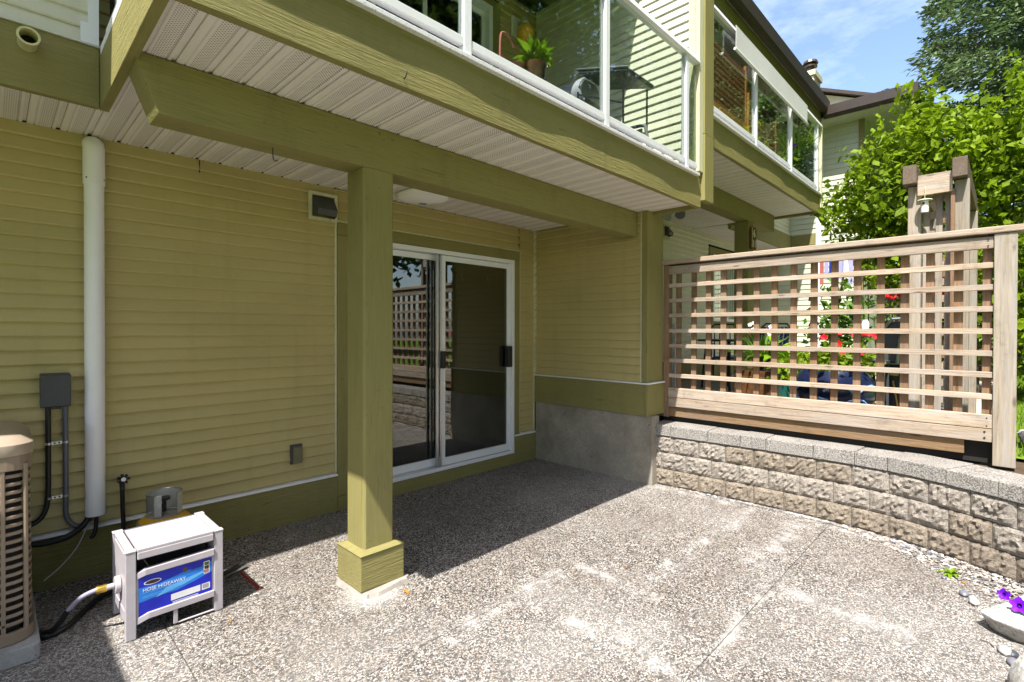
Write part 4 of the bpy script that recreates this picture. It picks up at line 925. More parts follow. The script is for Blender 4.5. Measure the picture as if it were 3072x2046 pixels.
branchy(SH, [[(8.7, .4, .55), (8.65, .6, 1.4), (8.5, .9, 2.5), (8.4, 1.1, 3.4)], [(8.75, .3, .55), (8.7, .3, 1.5), (8.6, .35, 2.6), (8.45, .6, 3.9)], [(8.8, .1, .55), (8.8, -.2, 1.5), (8.7, -.4, 2.6), (8.6, -.7, 3.8)],
              [(8.6, .6, .55), (8.5, .95, 1.3), (8.45, 1.25, 2.2), (8.4, 1.4, 3.2)], [(8.7, -.2, .55), (8.7, -.9, 1.6), (8.6, -1.5, 3.0)]])
tw = [(random.uniform(8.3, 8.9), random.uniform(-1.2, 1.5)) for _ in range(26)]
mk('twigs', [mb_ := MB(), [mb_.tube([(x, y, random.uniform(1.2, 2.2)), (x-.05, y+random.uniform(-.3, .3), random.uniform(2.4, 3.2))], .008, 4) for x, y in tw]][0], m_bark, SH)
HD = thing('hedge', 'sunlit leafy bush right of the lattice end post', 'bush', (9.5, -.9, .55))
leaves('crown', np.concatenate([blob(2600, (9.3, -.48, 1.6), (.7, .55, 1.05), .3), blob(1800, (9.6, -1.6, 1.6), (.9, .8, 1.1), .3)]), .09, m_lf, HD)
mk('stem', MB().tube([(9.4, -.8, .5), (9.4, -.7, 1.4)], .04, 6), m_bark, HD)
def broad_tree(loc, h, r, n, size, mat, label, group=None, name='deciduous_tree'):
    t = thing(name, label, 'tree', loc, group); x, y, z = loc
    mk('trunk', MB().tube([(x, y, z), (x+.1, y, z+h*.3), (x-.05, y+.1, z+h*.62), (x, y, z+h*.9)], [h*.028, h*.022, h*.014, h*.004], 9), m_bark, t)
    P = []
    for k in range(11):
        a = k*2.4; zz = h*(.32+.06*k); q = r*(.62 if k % 2 else .4)*(1-.35*abs(k/10-.4)); c = (x+q*math.cos(a), y+q*math.sin(a), z+zz)
        P.append(blob(n//11, c, (r*.52, r*.52, h*.15), .3))
        mk('limb', MB().tube([(x, y, z+zz*.72), ((x+c[0])/2, (y+c[1])/2, z+zz*.88), c], [h*.010, h*.006, .01], 5), m_bark, t)
    leaves('crown', np.concatenate(P), size, mat, t, asp=.6); return t
for k, (x, y, h) in enumerate(((14, -11, 19), (19.5, -12.5, 21), (25, -12, 23), (31, -12.5, 24), (38, -13, 26), (46, -12, 27), (56, -13, 29), (22, -17, 25), (9.5, -10.5, 15), (-7, -10.5, 16), (-2.6, -12, 17), (1.8, -11, 15.5), (6.2, -12.5, 17), (11, -12, 18), (-12, -8, 15))):
    broad_tree((x, y, .5), h, h*.24, 4600, .40, m_lft, 'tall leafy tree standing across the yard opposite the houses', 'trees across the yard')
for k, (x, y, h, l) in enumerate(((20, -4.5, 8.5, 'dark leafy tree behind the spruce at the right edge'), (15, -3.0, 5.6, 'dark low tree filling the gap between shrub and spruce'), (22, .8, 5.5, 'distant dark tree just right of the end wing roof'))):
    broad_tree((x, y, .5), h, h*.42, 5200, .17, m_lfd, l)
def spruce(loc, h, R0, label, seed, dens=1.0):
    q = random.Random(seed); t = thing('spruce_tree', label, 'tree', loc); x, y, z = loc
    mk('trunk', MB().tube([(x, y, z), (x, y, z+h*.5), (x, y, z+h)], [h*.022, h*.013, .02], 9), m_bark, t)
    pts = []; out = []; lim = MB(); nb = int(118*dens)
    for k in range(nb):
        u = (k+.5)/nb; zz = z+h*(.10+.88*u); a = k*2.39996+q.uniform(-.2, .2); ln = R0*(1-u)**.75*q.uniform(.75, 1.12)+.3
        d = Vector((math.cos(a), math.sin(a), 0)); s = Vector((-d.y, d.x, 0)); ax = []
        for j in range(9):
            v = j/8; ax.append(Vector((x, y, zz))+d*ln*v+Vector((0, 0, -ln*.30*v+ln*.22*v*v)))
        lim.tube(ax[::4], [.035, .02, .006], 4, False)
        m = int(175*ln/2*dens)
        for _ in range(m):
            v = q.random()**.7; i = min(7, int(v*8)); p = ax[i].lerp(ax[i+1], v*8-i); wd = ln*.30*(1-v*.75)*(.25+.75*min(1, v*3))
            sd_ = q.uniform(-1, 1); pp = p+s*wd*sd_+d*abs(sd_)*wd*.35+Vector((0, 0, -abs(sd_)*wd*.22-q.random()*.10*ln*.35))
            pts.append(pp); out.append((d+s*sd_*.9)*1.0)
    pts = np.array(pts); out = np.array(out); n = len(pts)
    dd = out/np.linalg.norm(out, axis=1)[:, None]+rng.normal(size=(n, 3))*.35; dd[:, 2] -= .25; dd /= np.linalg.norm(dd, axis=1)[:, None]
    nn = rng.normal(size=(n, 3))*.5; nn[:, 2] += 1; nn -= dd*(nn*dd).sum(1)[:, None]; nn /= np.linalg.norm(nn, axis=1)[:, None]; ss = np.cross(dd, nn)
    L_ = (.115*(1+.3*rng.normal(size=n)).clip(.4, 1.8))[:, None]
    V = np.stack([pts, pts+dd*L_*.5+ss*L_*.2, pts+dd*L_, pts+dd*L_*.5-ss*L_*.2], 1).reshape(-1, 3).astype(np.float32); F = np.arange(4*n).astype(np.int32)
    me = bpy.data.meshes.new('crown'); me.vertices.add(4*n); me.vertices.foreach_set('co', V.ravel()); me.loops.add(4*n); me.loops.foreach_set('vertex_index', F)
    me.polygons.add(n); me.polygons.foreach_set('loop_start', (np.arange(n)*4).astype(np.int32)); me.polygons.foreach_set('loop_total', np.full(n, 4, np.int32)); me.update(calc_edges=True); me.materials.append(m_ndl)
    o = bpy.data.objects.new('crown', me); link(o, t); mk('branches', lim, m_bark, t); return t
spruce((16.2, -1.75, .5), 18, 5.0, 'large blue-green spruce rising above the shrub at the right', 5, 3.3)
# grass
gn = 9000; gx = rng.uniform(4.9, 13, gn); gy = rng.uniform(-1.0, -.03, gn)
gp_ = np.stack([gx, gy, np.full(gn, .56)], 1); L_ = rng.uniform(.03, .075, gn)[:, None]; aa = rng.uniform(0, 6.28, gn); dd = np.stack([np.cos(aa)*.4, np.sin(aa)*.4, np.ones(gn)], 1); ss = np.stack([-np.sin(aa), np.cos(aa), np.zeros(gn)], 1)*.004
V = np.stack([gp_-ss, gp_+ss, gp_+dd*L_], 1).reshape(-1, 3)
me = bpy.data.meshes.new('grass'); me.from_pydata(V.tolist(), [], np.arange(gn*3).reshape(-1, 3).tolist()); me.materials.append(m_grs)
go = bpy.data.objects.new('grass', me); COL.objects.link(go); go['kind'] = 'stuff'; tag(go, 'short bright lawn grass right of the lattice end post', 'grass')
# ------------------------------------------------------------------ fittings on the near wall
DS = thing('downspout', 'thick white plastic pipe cover running down the beige siding', 'pipe', (.41, 3.75, .36))
mk('pipe', MB().lathe((.409, 3.750, 0), [(.046, .362), (.0462, 1.3), (.0455, 2.268)], 28), m_pipe, DS, smooth=True)
mk('collar', MB().lathe((.409, 3.750, 0), [(.0505, 2.245), (.0505, 2.42), (.050, 2.425)], 28).tube([(.409, 3.750, 2.42), (.409, 3.753, 2.452), (.409, 3.77, 2.475), (.409, 3.80, 2.484)], [.0500, .0500, .0495, .049], 28), m_pipe, DS, smooth=True)
mk('screw', MB().lathe((.372, 3.713, 2.275), [(.004, -.002), (.004, .002)], 8, axis='Y').lathe((.45, 3.722, 2.275), [(.004, -.002), (.004, .002)], 8, axis='Y'), m_blackm, DS)
JB = thing('junction_box', 'dark grey electrical box on the siding with two conduits below', 'electrical box', (.24, 3.8, 1.0))
mk('cover', MB().prism([(3.705, 1.005), (3.715, .998), (3.795, .998), (3.795, 1.182), (3.70, 1.176), (3.696, 1.168)], 'X', .180, .303), m_dgrey, JB, .004)
mk('hinge', B(.222, .262, 3.702, 3.712, .990, .9975), m_black, JB)
def cond(pts, r, mat, nm, lab, smooth=True):
    P = [Vector(p) for p in pts]; out = [P[0]]
    for i in range(1, len(P)-1):
        a, b, c = P[i-1], P[i], P[i+1]; k = min(.5, .05/(b-a).length) ; k2 = min(.5, .05/(c-b).length); s, e = b.lerp(a, k), b.lerp(c, k2)
        out += [s.lerp(b, t).lerp(b.lerp(e, t), t) for t in (0, .25, .5, .75, 1)]
    out.append(P[-1]); return tag(mk(nm, MB().tube(out, r, 10), mat, smooth=True), lab, 'pipe')
cond([(.213, 3.775, .998), (.213, 3.775, .55), (.205, 3.772, .43), (.165, 3.765, .372), (.09, 3.75, .368)], .0125, m_black, 'conduit', 'black conduit from the grey box bending towards the air conditioner')
cond([(.284, 3.775, .998), (.284, 3.775, .50), (.283, 3.772, .36), (.335, 3.765, .300), (.392, 3.757, .335), (.400, 3.752, .38)], .0125, m_cgrey, 'conduit', 'blue-grey conduit looping in a U up into the white pipe')
cond([(.385, 3.752, .38), (.375, 3.752, .33), (.30, 3.74, .27), (.20, 3.73, .262), (.08, 3.70, .30)], .016, m_black, 'insulated_line', 'black insulated line sagging from the white pipe to the air conditioner')
cond([(.39, 3.75, .37), (.37, 3.74, .30), (.32, 3.70, .20), (.24, 3.66, .13), (.185, 3.62, .105)], .0035, m_taupe, 'cable', 'thin pale cable hanging loose below the white pipe')
cond([(.415, 3.75, .37), (.41, 3.745, .28), (.40, 3.74, .245), (.385, 3.735, .24)], .010, m_black, 'cable', 'short black cable end hooked under the white pipe')
for x0, sx in ((.213, 1), (.284, -1)):
    for z in (.795, .495):
        c_ = thing('pipe_clamp', ('left ' if sx > 0 else 'right ')+('upper' if z > .6 else 'lower')+' steel clamp holding a conduit to the siding', 'clamp', (x0, 3.77, z), 'conduit clamps')
        mk('strap', MB().lathe((x0, 3.775, z), [(.0145, -.006), (.0145, .006)], 12), m_chrome, c_); mk('tab', B(x0+sx*.013, x0+sx*.036, 3.776, 3.782, z-.008, z+.008), m_chrome, c_); mk('screw', MB().lathe((x0+sx*.026, 3.773, z), [(.005, -.003), (.004, .003)], 8, axis='Y'), m_blackm, c_)
TPp = thing('garden_tap', 'black outdoor tap with hose dropping behind the hose cabinet', 'tap', (.528, 3.78, .54))
mk('body', MB().lathe((.528, 3.745, .535), [(.014, -.03), (.018, 0), (.014, .04)], 12, axis='Y').tube([(.528, 3.74, .53), (.528, 3.725, .51), (.528, 3.72, .485)], .013, 10), m_blackm, TPp, smooth=True)
hw = MB()
for k in range(7):
    a = k*2*math.pi/7; hw.tube([(.530, 3.70, .550), (.530+.030*math.cos(a), 3.702, .550+.030*math.sin(a))], [.007, .0085], 6)
mk('handle', hw, m_blackm, TPp, smooth=True); mk('hub', MB().lathe((.53, 3.70, .55), [(.012, -.012), (.014, .01)], 10, axis='Y'), m_chrome, TPp)
mk('hose', MB().tube([(.528, 3.72, .49), (.529, 3.72, .40), (.532, 3.72, .30), (.535, 3.70, .10), (.55, 3.68, .02)], .0115, 10), m_black, TPp, smooth=True)
OU = thing('wall_outlet', 'grey weatherproof outlet low on the siding left of the post', 'outlet', (1.565, 3.79, .43))
mk('plate', B(1.522, 1.608, 3.778, 3.796, .432, .575), m_dgrey, OU, .003); mk('lid', MB().box(1.537, 1.604, 3.766, 3.777, .437, .558).box(1.545, 1.596, 3.762, 3.7655, .50, .548).box(1.545, 1.596, 3.762, 3.7655, .445, .492), plain('aged_olive_metal', (.16, .15, .085), .45), OU, .002)
def vent(x0, x1, z0, z1, lab):
    t = thing('vent_hood', lab, 'vent', (x0, 3.79, z0)); w_ = .024
    mk('frame', MB().box(x0, x0+w_, 3.772, 3.796, z0, z1).box(x1-w_, x1, 3.772, 3.796, z0, z1).box(x0+w_, x1-w_, 3.772, 3.796, z0, z0+w_).box(x0+w_, x1-w_, 3.772, 3.796, z1-w_, z1), m_cream, t, .002)
    a, b, c, d = x0+w_, x1-w_, z0+w_, z1-w_; y = 3.795; k = .10; i = .014; zc = c+(d-c)*.30
    mk('hood', MB().add([(a, y, c), (b, y, c), (b, y, d), (a, y, d), (a+i, y-k, zc), (b-i, y-k, zc), (b-i, y-k*.82, c+.004), (a+i, y-k*.82, c+.004)], [(3, 4, 5, 2), (0, 7, 4, 3), (1, 2, 5, 6), (4, 7, 6, 5)]), m_dgrey, t)
    mk('flap', B(a+.02, b-.02, y-.05, y-.045, c+.01, c+.05), m_black, t)
vent(1.659, 1.884, 2.262, 2.474, 'black square vent hood under the soffit left of the post')
t = vent(7.12, 7.33, 2.86, 3.06, 'black vent hood on the neighbour wall beside the second post')
CL = thing('ceiling_light', 'white rounded glass ceiling light on the soffit above the sliding door', 'ceiling light', (2.44, 3.42, 2.53))
mk('shade', MB().lathe((2.445, 3.43, 2.533), [(.175, 0), (.190, -.015), (.185, -.045), (.13, -.070), (.03, -.080), (.01, -.081)][::-1], 40, 2.9), m_opal, CL, smooth=True)
mk('finial', MB().lathe((2.445, 3.43, 2.452), [(.012, -.010), (.03, -.004), (.034, 0)], 20), m_chrome, CL, smooth=True)
HK = mk('hook', MB().tube([(.947, 2.56, 2.302), (.948, 2.56, 2.262), (.952, 2.56, 2.245), (.962, 2.557, 2.240), (.969, 2.555, 2.248)], .0028, 6), m_blackm, smooth=True); tag(HK, 'small black wire hook screwed under the beam left of the post', 'hook')
HK2 = mk('hook', MB().tube([(1.272, 1.93, 2.535), (1.272, 1.915, 2.537), (1.272, 1.905, 2.552), (1.274, 1.907, 2.562)], .0028, 6), m_blackm, smooth=True); tag(HK2, 'small wire hook on the sunlit face of the front fascia', 'hook')
PP = thing('drain_pipe_stub', 'cream pipe stub sticking out of the left fascia', 'pipe', (.12, 3.1, 2.70))
pr = MB(); n_ = 26; vs = []
for (r, y) in ((.034, 3.18), (.035, 3.105), (.039, 3.10), (.039, 3.085), (.031, 3.085), (.030, 3.178)):
    vs += [(.118+r*math.cos(2*math.pi*k/n_), y, 2.705+r*math.sin(2*math.pi*k/n_)) for k in range(n_)]
pr.add(vs, [(i*n_+k, i*n_+(k+1) % n_, (i+1)*n_+(k+1) % n_, (i+1)*n_+k) for i in range(5) for k in range(n_)]); mk('pipe', pr, plain('cream_pipe', (.60, .57, .30), .45), PP, smooth=True); mk('pipe_bore', MB().lathe((.118, 3.16, 2.705), [(.031, 0), (.031, .01)], 20, axis='Y'), m_dark, PP)
FL = thing('floodlight', 'twin chrome floodlights on the soffit right of the second post', 'floodlight', (6.4, 3.24, 3.0))
mk('mount', MB().lathe((6.46, 3.24, ZN), [(.05, 0), (.045, -.03), (.02, -.04)][::-1], 16), m_opal, FL)
for y, tx in ((3.32, 1), (3.15, -1)):
    mk('lamp_head', MB().tube([(6.48, 3.24+tx*.03, ZN-.06), (6.44, y, ZN-.11), (6.37, y+tx*.01, ZN-.16)], [.022, .050, .070], 18), m_chrome, FL, smooth=True)
PQ = thing('house_number_plaque', 'dark carved house number plaque hanging on the neighbour post', 'sign', (7.1, 2.45, 2.5))
mk('plaque', MB().prism([(7.035, 2.535), (7.06, 2.515), (7.19, 2.520), (7.21, 2.55), (7.20, 2.66), (7.215, 2.78), (7.18, 2.82), (7.05, 2.815), (7.03, 2.77), (7.045, 2.66)], 'Y', 2.45, 2.478), m_trel, PQ, .004)
mk('plaque_border', MB().box(7.028, 7.040, 2.444, 2.4495, 2.54, 2.80), m_cream, PQ)
Mt = lambda x, z: Matrix.Translation((x, 2.4485, z)) @ Matrix.Rotation(R_(90), 4, 'X')
text('number', '6', .15, m_ink, Mt(7.12, 2.685), PQ, 'CENTER', .002); text('number', '11', .135, m_ink, Mt(7.12, 2.55), PQ, 'CENTER', .002)
# ------------------------------------------------------------------ air conditioner
ACU = thing('air_conditioner', 'tan outdoor air conditioner with louvred sides on a concrete pad at the left edge', 'air conditioner', (-.25, 3.4, .07))
def rrect(x0, x1, y0, y1, r, n=6):
    out = []
    for cx, cy, a0 in ((x1-r, y0+r, -90), (x1-r, y1-r, 0), (x0+r, y1-r, 90), (x0+r, y0+r, 180)):
        for k in range(n+1): a = R_(a0+90*k/n); out.append((cx+r*math.cos(a), cy+r*math.sin(a)))
    return out
AX0, AX1, AY0, AY1 = -.60, .118, 3.055, 3.70
def ringband(z0, z1, off=0, thick=.006, r=.075, bulge=0):
    o = rrect(AX0-off, AX1+off, AY0-off, AY1+off, r+off); i = rrect(AX0-off+thick, AX1+off-thick, AY0-off+thick, AY1+off-thick, max(.01, r+off-thick)); n = len(o)
    m_ = [(x+(x-(AX0+AX1)/2)*0, y) for x, y in o]
    vs = [(x, y, z0) for x, y in o]+[(x, y, z1) for x, y in o]+[(x, y, z1) for x, y in i]+[(x, y, z0) for x, y in i]
    return MB().add(vs, [(a*n+k, a*n+(k+1) % n, ((a+1) % 4)*n+(k+1) % n, ((a+1) % 4)*n+k) for a in range(4) for k in range(n)])
mk('coil_core', MB().prism(rrect(AX0+.03, AX1-.03, AY0+.03, AY1-.03, .05), 'Z', .11, .86), m_acd, ACU)
mk('base_pan', ringband(.075, .125, .012, .02), m_ac, ACU, .003)
nsl = 19
for k in range(nsl): mk('louvre', ringband(.150+k*.0352, .150+k*.0352+.0165, .004*(1-k/nsl), .010), m_ac, ACU, .004)
for (x, y, wx, wy) in ((.030, AY0-.004, .015, .010), (-.20, AY0-.004, .015, .010), (-.43, AY0-.004, .015, .010), (AX1-.006, 3.20, .010, .015), (AX1-.006, 3.45, .010, .015)):
    mk('rib', B(x-wx/2, x+wx/2, y, y+wy, .12, .86), m_ac, ACU, .003)
mk('rib', MB().tube([(AX1-.018, AY0+.018, .12), (AX1-.018, AY0+.018, .84)], .009, 8), m_ac, ACU)
mk('upper_panel', ringband(.815, .880, .006, .02), m_ac, ACU, .004)
tp = MB(); pr_ = [(.010, .878), (.014, .900), (.010, .925), (-.03, .955), (-.10, .962), (-.12, .950)]; o_ = []
n_ = 28
for off, z in pr_:
    o_ += [(x, y, z) for x, y in rrect(AX0-off, AX1+off, AY0-off, AY1+off, .085+off if off > -.08 else .03)]
tp.add(o_, [(i*n_+k, i*n_+(k+1) % n_, (i+1)*n_+(k+1) % n_, (i+1)*n_+k) for i in range(len(pr_)-1) for k in range(n_)]); mk('lid', tp, plain('tan_lid_metal', (.40, .32, .25), .3, .5, .1, .04), ACU, smooth=True)
gm = MB()
for r in (.05, .09, .13, .17, .21, .25): gm.tube([(-.24+r*math.cos(a*math.pi/14), 3.38+r*math.sin(a*math.pi/14), .955) for a in range(29)], .003, 5, False)
mk('fan_grille', gm, m_black, ACU); mk('fan_well', B(-.52, .04, 3.12, 3.62, .90, .935), m_acd, ACU)
tag(mk('equipment_pad', MB().prism(rrect(-.75, .142, 2.992, 3.745, .02, 2), 'Z', .001, .073), m_pad, None, .005), 'pale concrete pad under the air conditioner', 'pad')
# ------------------------------------------------------------------ hose cabinet
CX0, CX1, CY0, CY1, CT = .416, .814, 2.862, 3.225, .410
HB = thing('hose_cabinet', 'taupe plastic hose reel cabinet with blue label standing on the patio', 'hose cabinet', (.61, 3.04, 0))
for (a, b) in ((CX0, CY0), (CX1-.040, CY0), (CX0, CY1-.036), (CX1-.040, CY1-.036)):
    mk('leg', MB().box(a, a+.040, b, b+.034, .002, CT-.006), m_taupe, HB, .003); mk('leg_cap', B(a-.002, a+.042, b-.002, b+.036, CT-.008, CT), m_taupe, HB, .003)
mk('lid', MB().box(CX0+.044, CX1-.044, CY0-.004, CY1-.045, CT-.012, CT+.003).box(CX0+.044, CX1-.044, CY0-.006, CY0+.006, CT-.045, CT-.012), m_taupe, HB, .003)
mk('lid_hinge', B(CX0+.044, CX1-.044, CY1-.042, CY1-.006, CT-.02, CT-.004), m_cgrey, HB, .003)
for x in (CX0+.004, CX1-.038):
    mk('top_side_panel', B(x, x+.034, CY0+.036, CY1-.038, CT-.018, CT-.001), m_taupe, HB, .003)
    mk('side_panel', MB().box(x, x+.012, CY0+.036, CY1-.038, .25, .385).box(x+.002, x+.010, CY0+.036, CY1-.038, .12, .25).box(x, x+.012, CY0+.036, CY1-.038, .07, .12), m_taupe, HB, .003)
mk('front_rail', MB().add([(CX0+.041, CY0+.004, .272), (CX0+.075, CY0-.006, .285), (CX1-.041, CY0-.006, .290), (CX1-.041, CY0-.006, .322), (CX0+.075, CY0-.006, .313), (CX0+.041, CY0+.004, .300)] + [(p[0], CY0+.022, p[2]) for p in [(CX0+.041, 0, .272), (CX0+.075, 0, .285), (CX1-.041, 0, .290), (CX1-.041, 0, .322), (CX0+.075, 0, .313), (CX0+.041, 0, .300)]],
   [(0, 1, 4, 5), (1, 2, 3, 4), (11, 10, 7, 6), (10, 9, 8, 7), (0, 6, 7, 1), (1, 7, 8, 2), (5, 4, 10, 11), (4, 3, 9, 10), (2, 8, 9, 3), (0, 5, 11, 6)]), m_taupe, HB, .002)
mk('front_rail', MB().add([(CX0+.041, CY0+.004, .062), (CX0+.085, CY0-.006, .080), (CX1-.041, CY0-.006, .082), (CX1-.041, CY0-.006, .113), (CX0+.085, CY0-.006, .108), (CX0+.041, CY0+.004, .092)] + [(p[0], CY0+.022, p[2]) for p in [(CX0+.041, 0, .062), (CX0+.085, 0, .080), (CX1-.041, 0, .082), (CX1-.041, 0, .113), (CX0+.085, 0, .108), (CX0+.041, 0, .092)]],
   [(0, 1, 4, 5), (1, 2, 3, 4), (11, 10, 7, 6), (10, 9, 8, 7), (0, 6, 7, 1), (1, 7, 8, 2), (5, 4, 10, 11), (4, 3, 9, 10), (2, 8, 9, 3), (0, 5, 11, 6)]), m_taupe, HB, .002)
mk('front_panel', B(CX0+.041, CX1-.041, CY0+.006, CY0+.014, .09, .292), m_taupe, HB)
mk('bracket', MB().box(.600, .618, CY0-.002, CY0+.012, .012, .078).box(.618, CX1-.041, CY0-.002, CY0+.010, .010, .016), m_taupe, HB, .002)
mk('hose_drum', MB().lathe((0, 3.04, .22), [(.12, CX0+.05), (.12, CX1-.05)], 26, axis='X'), m_black, HB, smooth=True)
mk('back_panel', B(CX0+.04, CX1-.04, CY1-.03, CY1-.02, .10, .39), m_cgrey, HB)
mk('crank_hub', MB().lathe((CX0, 3.02, .215), [(.040, -.018), (.040, .004)], 22, axis='X').lathe((CX0, 3.02, .215), [(.013, -.05), (.013, -.018)], 14, axis='X'), m_taupe, HB, .003, smooth=True)
# label, flat print on its panel
yl = CY0+.0055; LX0, LX1, LZ0, LZ1 = CX0+.049, CX1-.050, .094, .282
lb = mk('label', B(LX0, LX1, yl-.0012, yl, LZ0, LZ1), m_dblu, HB)
def lp(u, v): return LX0+(LX1-LX0)*u, LZ0+(LZ1-LZ0)*v
def poly(nm, pts, mat, d): 
    P = [lp(*p) for p in pts]; mk(nm, MB().add([(x, yl-.0012-d, z) for x, z in P], [tuple(range(len(P)))]), mat, lb)
poly('print', [(0, .36), (.25, .40), (.5, .40), (.75, .50), (1, .62), (1, .90), (.55, .80), (.25, .70), (0, .72)], m_lblu, .0003)
poly('print', [(.22, .38), (.6, .50), (.95, .68), (.95, .72), (.6, .62), (.35, .55)], m_pblu, .0006)
poly('print', [(.42, .17), (.83, .19), (.83, .35), (.42, .33)], m_ink, .0006); poly('print', [(.85, .19), (.97, .195), (.97, .355), (.85, .35)], m_ink, .0006)
for k in range(7): poly('print', [(.865+k*.013, .215), (.865+k*.013+.006, .215), (.865+k*.013+.006, .335), (.865+k*.013, .335)], m_inkd, .0009)
poly('print', [(.88, .60), (.965, .61), (.965, .93), (.88, .92)], m_ink, .0006)
for k, m in enumerate((m_pink, m_inkd, m_lf)): poly('print', [(.89, .62+k*.10), (.955, .625+k*.10), (.955, .71+k*.10), (.89, .705+k*.10)], m, .0009)
poly('print', [(.615+.035*math.cos(a*.45), .86+.06*math.sin(a*.45)) for a in range(14)], m_terra, .0006)
poly('print', [(.70, .80), (.86, .82), (.86, .93), (.70, .91)], m_dblu, .0007)
poly('logo', [(.18+.115*math.cos(a*.3), .80+.062*math.sin(a*.3)) for a in range(21)], m_ink, .0006); poly('logo', [(.18+.10*math.cos(a*.3), .80+.045*math.sin(a*.3)) for a in range(21)], m_inkd, .0009)
for k, (a, b, v) in enumerate(((.05, .30, .56), (.31, .44, .565), (.05, .24, .475), (.25, .55, .485), (.05, .36, .44), (.44, .80, .125), (.44, .80, .095), (.44, .70, .065))): poly('print', [(a, v), (b, v+.008), (b, v+.022), (a, v+.014)], m_pblu if v > .4 else m_ink, .0009)
x, z = lp(.05, .60); text('lettering', 'HOSE HiDEAWAY', .0215, m_ink, Matrix.Translation((x, yl-.0022, z)) @ Matrix.Rotation(R_(90), 4, 'X'), lb, ext=.0002)
x, z = lp(.06, .16); text('lettering', '100 ft', .018, plain('faint_ink', (.18, .15, .5), .4), Matrix.Translation((x, yl-.0022, z)) @ Matrix.Rotation(R_(90), 4, 'X'), lb, ext=.0002) if False else None
hz = thing('garden_hose', 'grey and black garden hose with brass coupling looping from the hose cabinet', 'hose', (.25, 3.2, 0))
def spl(P, n=8):
    P = [Vector(p) for p in P]; out = []
    for i in range(len(P)-1):
        a, b, c, d = P[max(i-1, 0)], P[i], P[i+1], P[min(i+2, len(P)-1)]
        for k in range(n):
            t = k/n; out.append(.5*((2*b)+(c-a)*t+(2*a-5*b+4*c-d)*t*t+(3*b-a-3*c+d)*t**3))
    return out+[P[-1]]
mk('hose_tail', MB().tube(spl([(.372, 3.02, .215), (.33, 3.03, .213), (.28, 3.06, .185), (.24, 3.10, .13)]), .0105, 10), plain('lilac_grey_hose', (.30, .28, .36), .4), hz, smooth=True)
mk('hose_loop', MB().tube(spl([(.24, 3.10, .13), (.20, 3.14, .05), (.165, 3.19, .02), (.148, 3.22, .016), (.152, 3.17, .014), (.19, 3.16, .014), (.25, 3.20, .016), (.33, 3.33, .018), (.40, 3.42, .02), (.52, 3.46, .02)]), .0125, 10), m_black, hz, smooth=True)
mk('coupling', MB().lathe((.352, 3.024, .214), [(.0165, -.022), (.018, -.016), (.0165, 0), (.0175, .008), (.0165, .018)], 14, axis='X'), m_brass, hz, smooth=True)
TK = thing('propane_tank', 'grey propane cylinder with collar guard behind the hose cabinet', 'gas cylinder', (.69, 3.49, 0))
mk('tank_body', MB().lathe((.690, 3.50, 0), [(.10, .03), (.135, .06), (.142, .12), (.142, .27), (.130, .325), (.085, .36), (.04, .373)], 30), plain('scuffed_steel', (.36, .34, .30), .45, .5, .4, .3, 18), TK, smooth=True)
mk('label_band', MB().lathe((.690, 3.50, 0), [(.126, .333), (.095, .357)], 30), m_yel, TK, smooth=True)
mk('foot_ring', MB().lathe((.690, 3.50, 0), [(.10, .002), (.10, .035)], 24), m_chrome, TK)
cg = MB(); vs = []; n_ = 27
for z in (.366, .482):
    for r in (.083, .087):
        for k in range(n_): a = R_(-45+k*(360-55)/(n_-1)-10); vs.append((.690+r*math.cos(a), 3.50+r*math.sin(a), z))
n2 = n_
fs = []
for k in range(n_-1):
    if 7 <= k <= 17 and True:
        pass
    for (a, b) in ((0, 2), (1, 3)): fs.append((a*n2+k, a*n2+k+1, b*n2+k+1, b*n2+k))
    fs.append((2*n2+k, 2*n2+k+1, 3*n2+k+1, 3*n2+k))
cut = [f for i, f in enumerate(fs) if not (18 <= i//3 <= 23)]
cg.add(vs, cut); mk('collar_guard', cg, plain('pale_grey_enamel', (.50, .49, .44), .4, .5, 0, .15, 30), TK, smooth=True)
mk('collar_rim', MB().tube([(.690+.086*math.cos(R_(a)), 3.50+.086*math.sin(R_(a)), .484) for a in range(-50, 252, 12)], .004, 6), m_chrome, TK, smooth=True)
mk('valve', MB().tube([(.69, 3.50, .37), (.69, 3.50, .44)], .011, 10).tube([(.69, 3.50, .405), (.65, 3.49, .405)], [.014, .017], 10).lathe((.69, 3.50, .44), [(.03, 0), (.03, .015)], 10), m_blackm, TK, smooth=True)
RS = mk('red_edging', MB().bar((1.005, 3.20, .006), (1.010, 2.925, .006), .006, .010), m_red); tag(RS, 'thin red strip on the ground right of the hose cabinet', 'strip')
WR = thing('metal_rod', 'dark metal bar with a white tip lying on the ground right of the hose cabinet', 'rod', (.98, 3.25, 0)); mk('rod', MB().bar((.84, 3.19, .02), (1.04, 3.26, .03), .02, .02), m_blackm, WR); mk('rod_strip', MB().bar((.86, 3.175, .012), (1.05, 3.25, .02), .012, .012), m_chrome, WR)
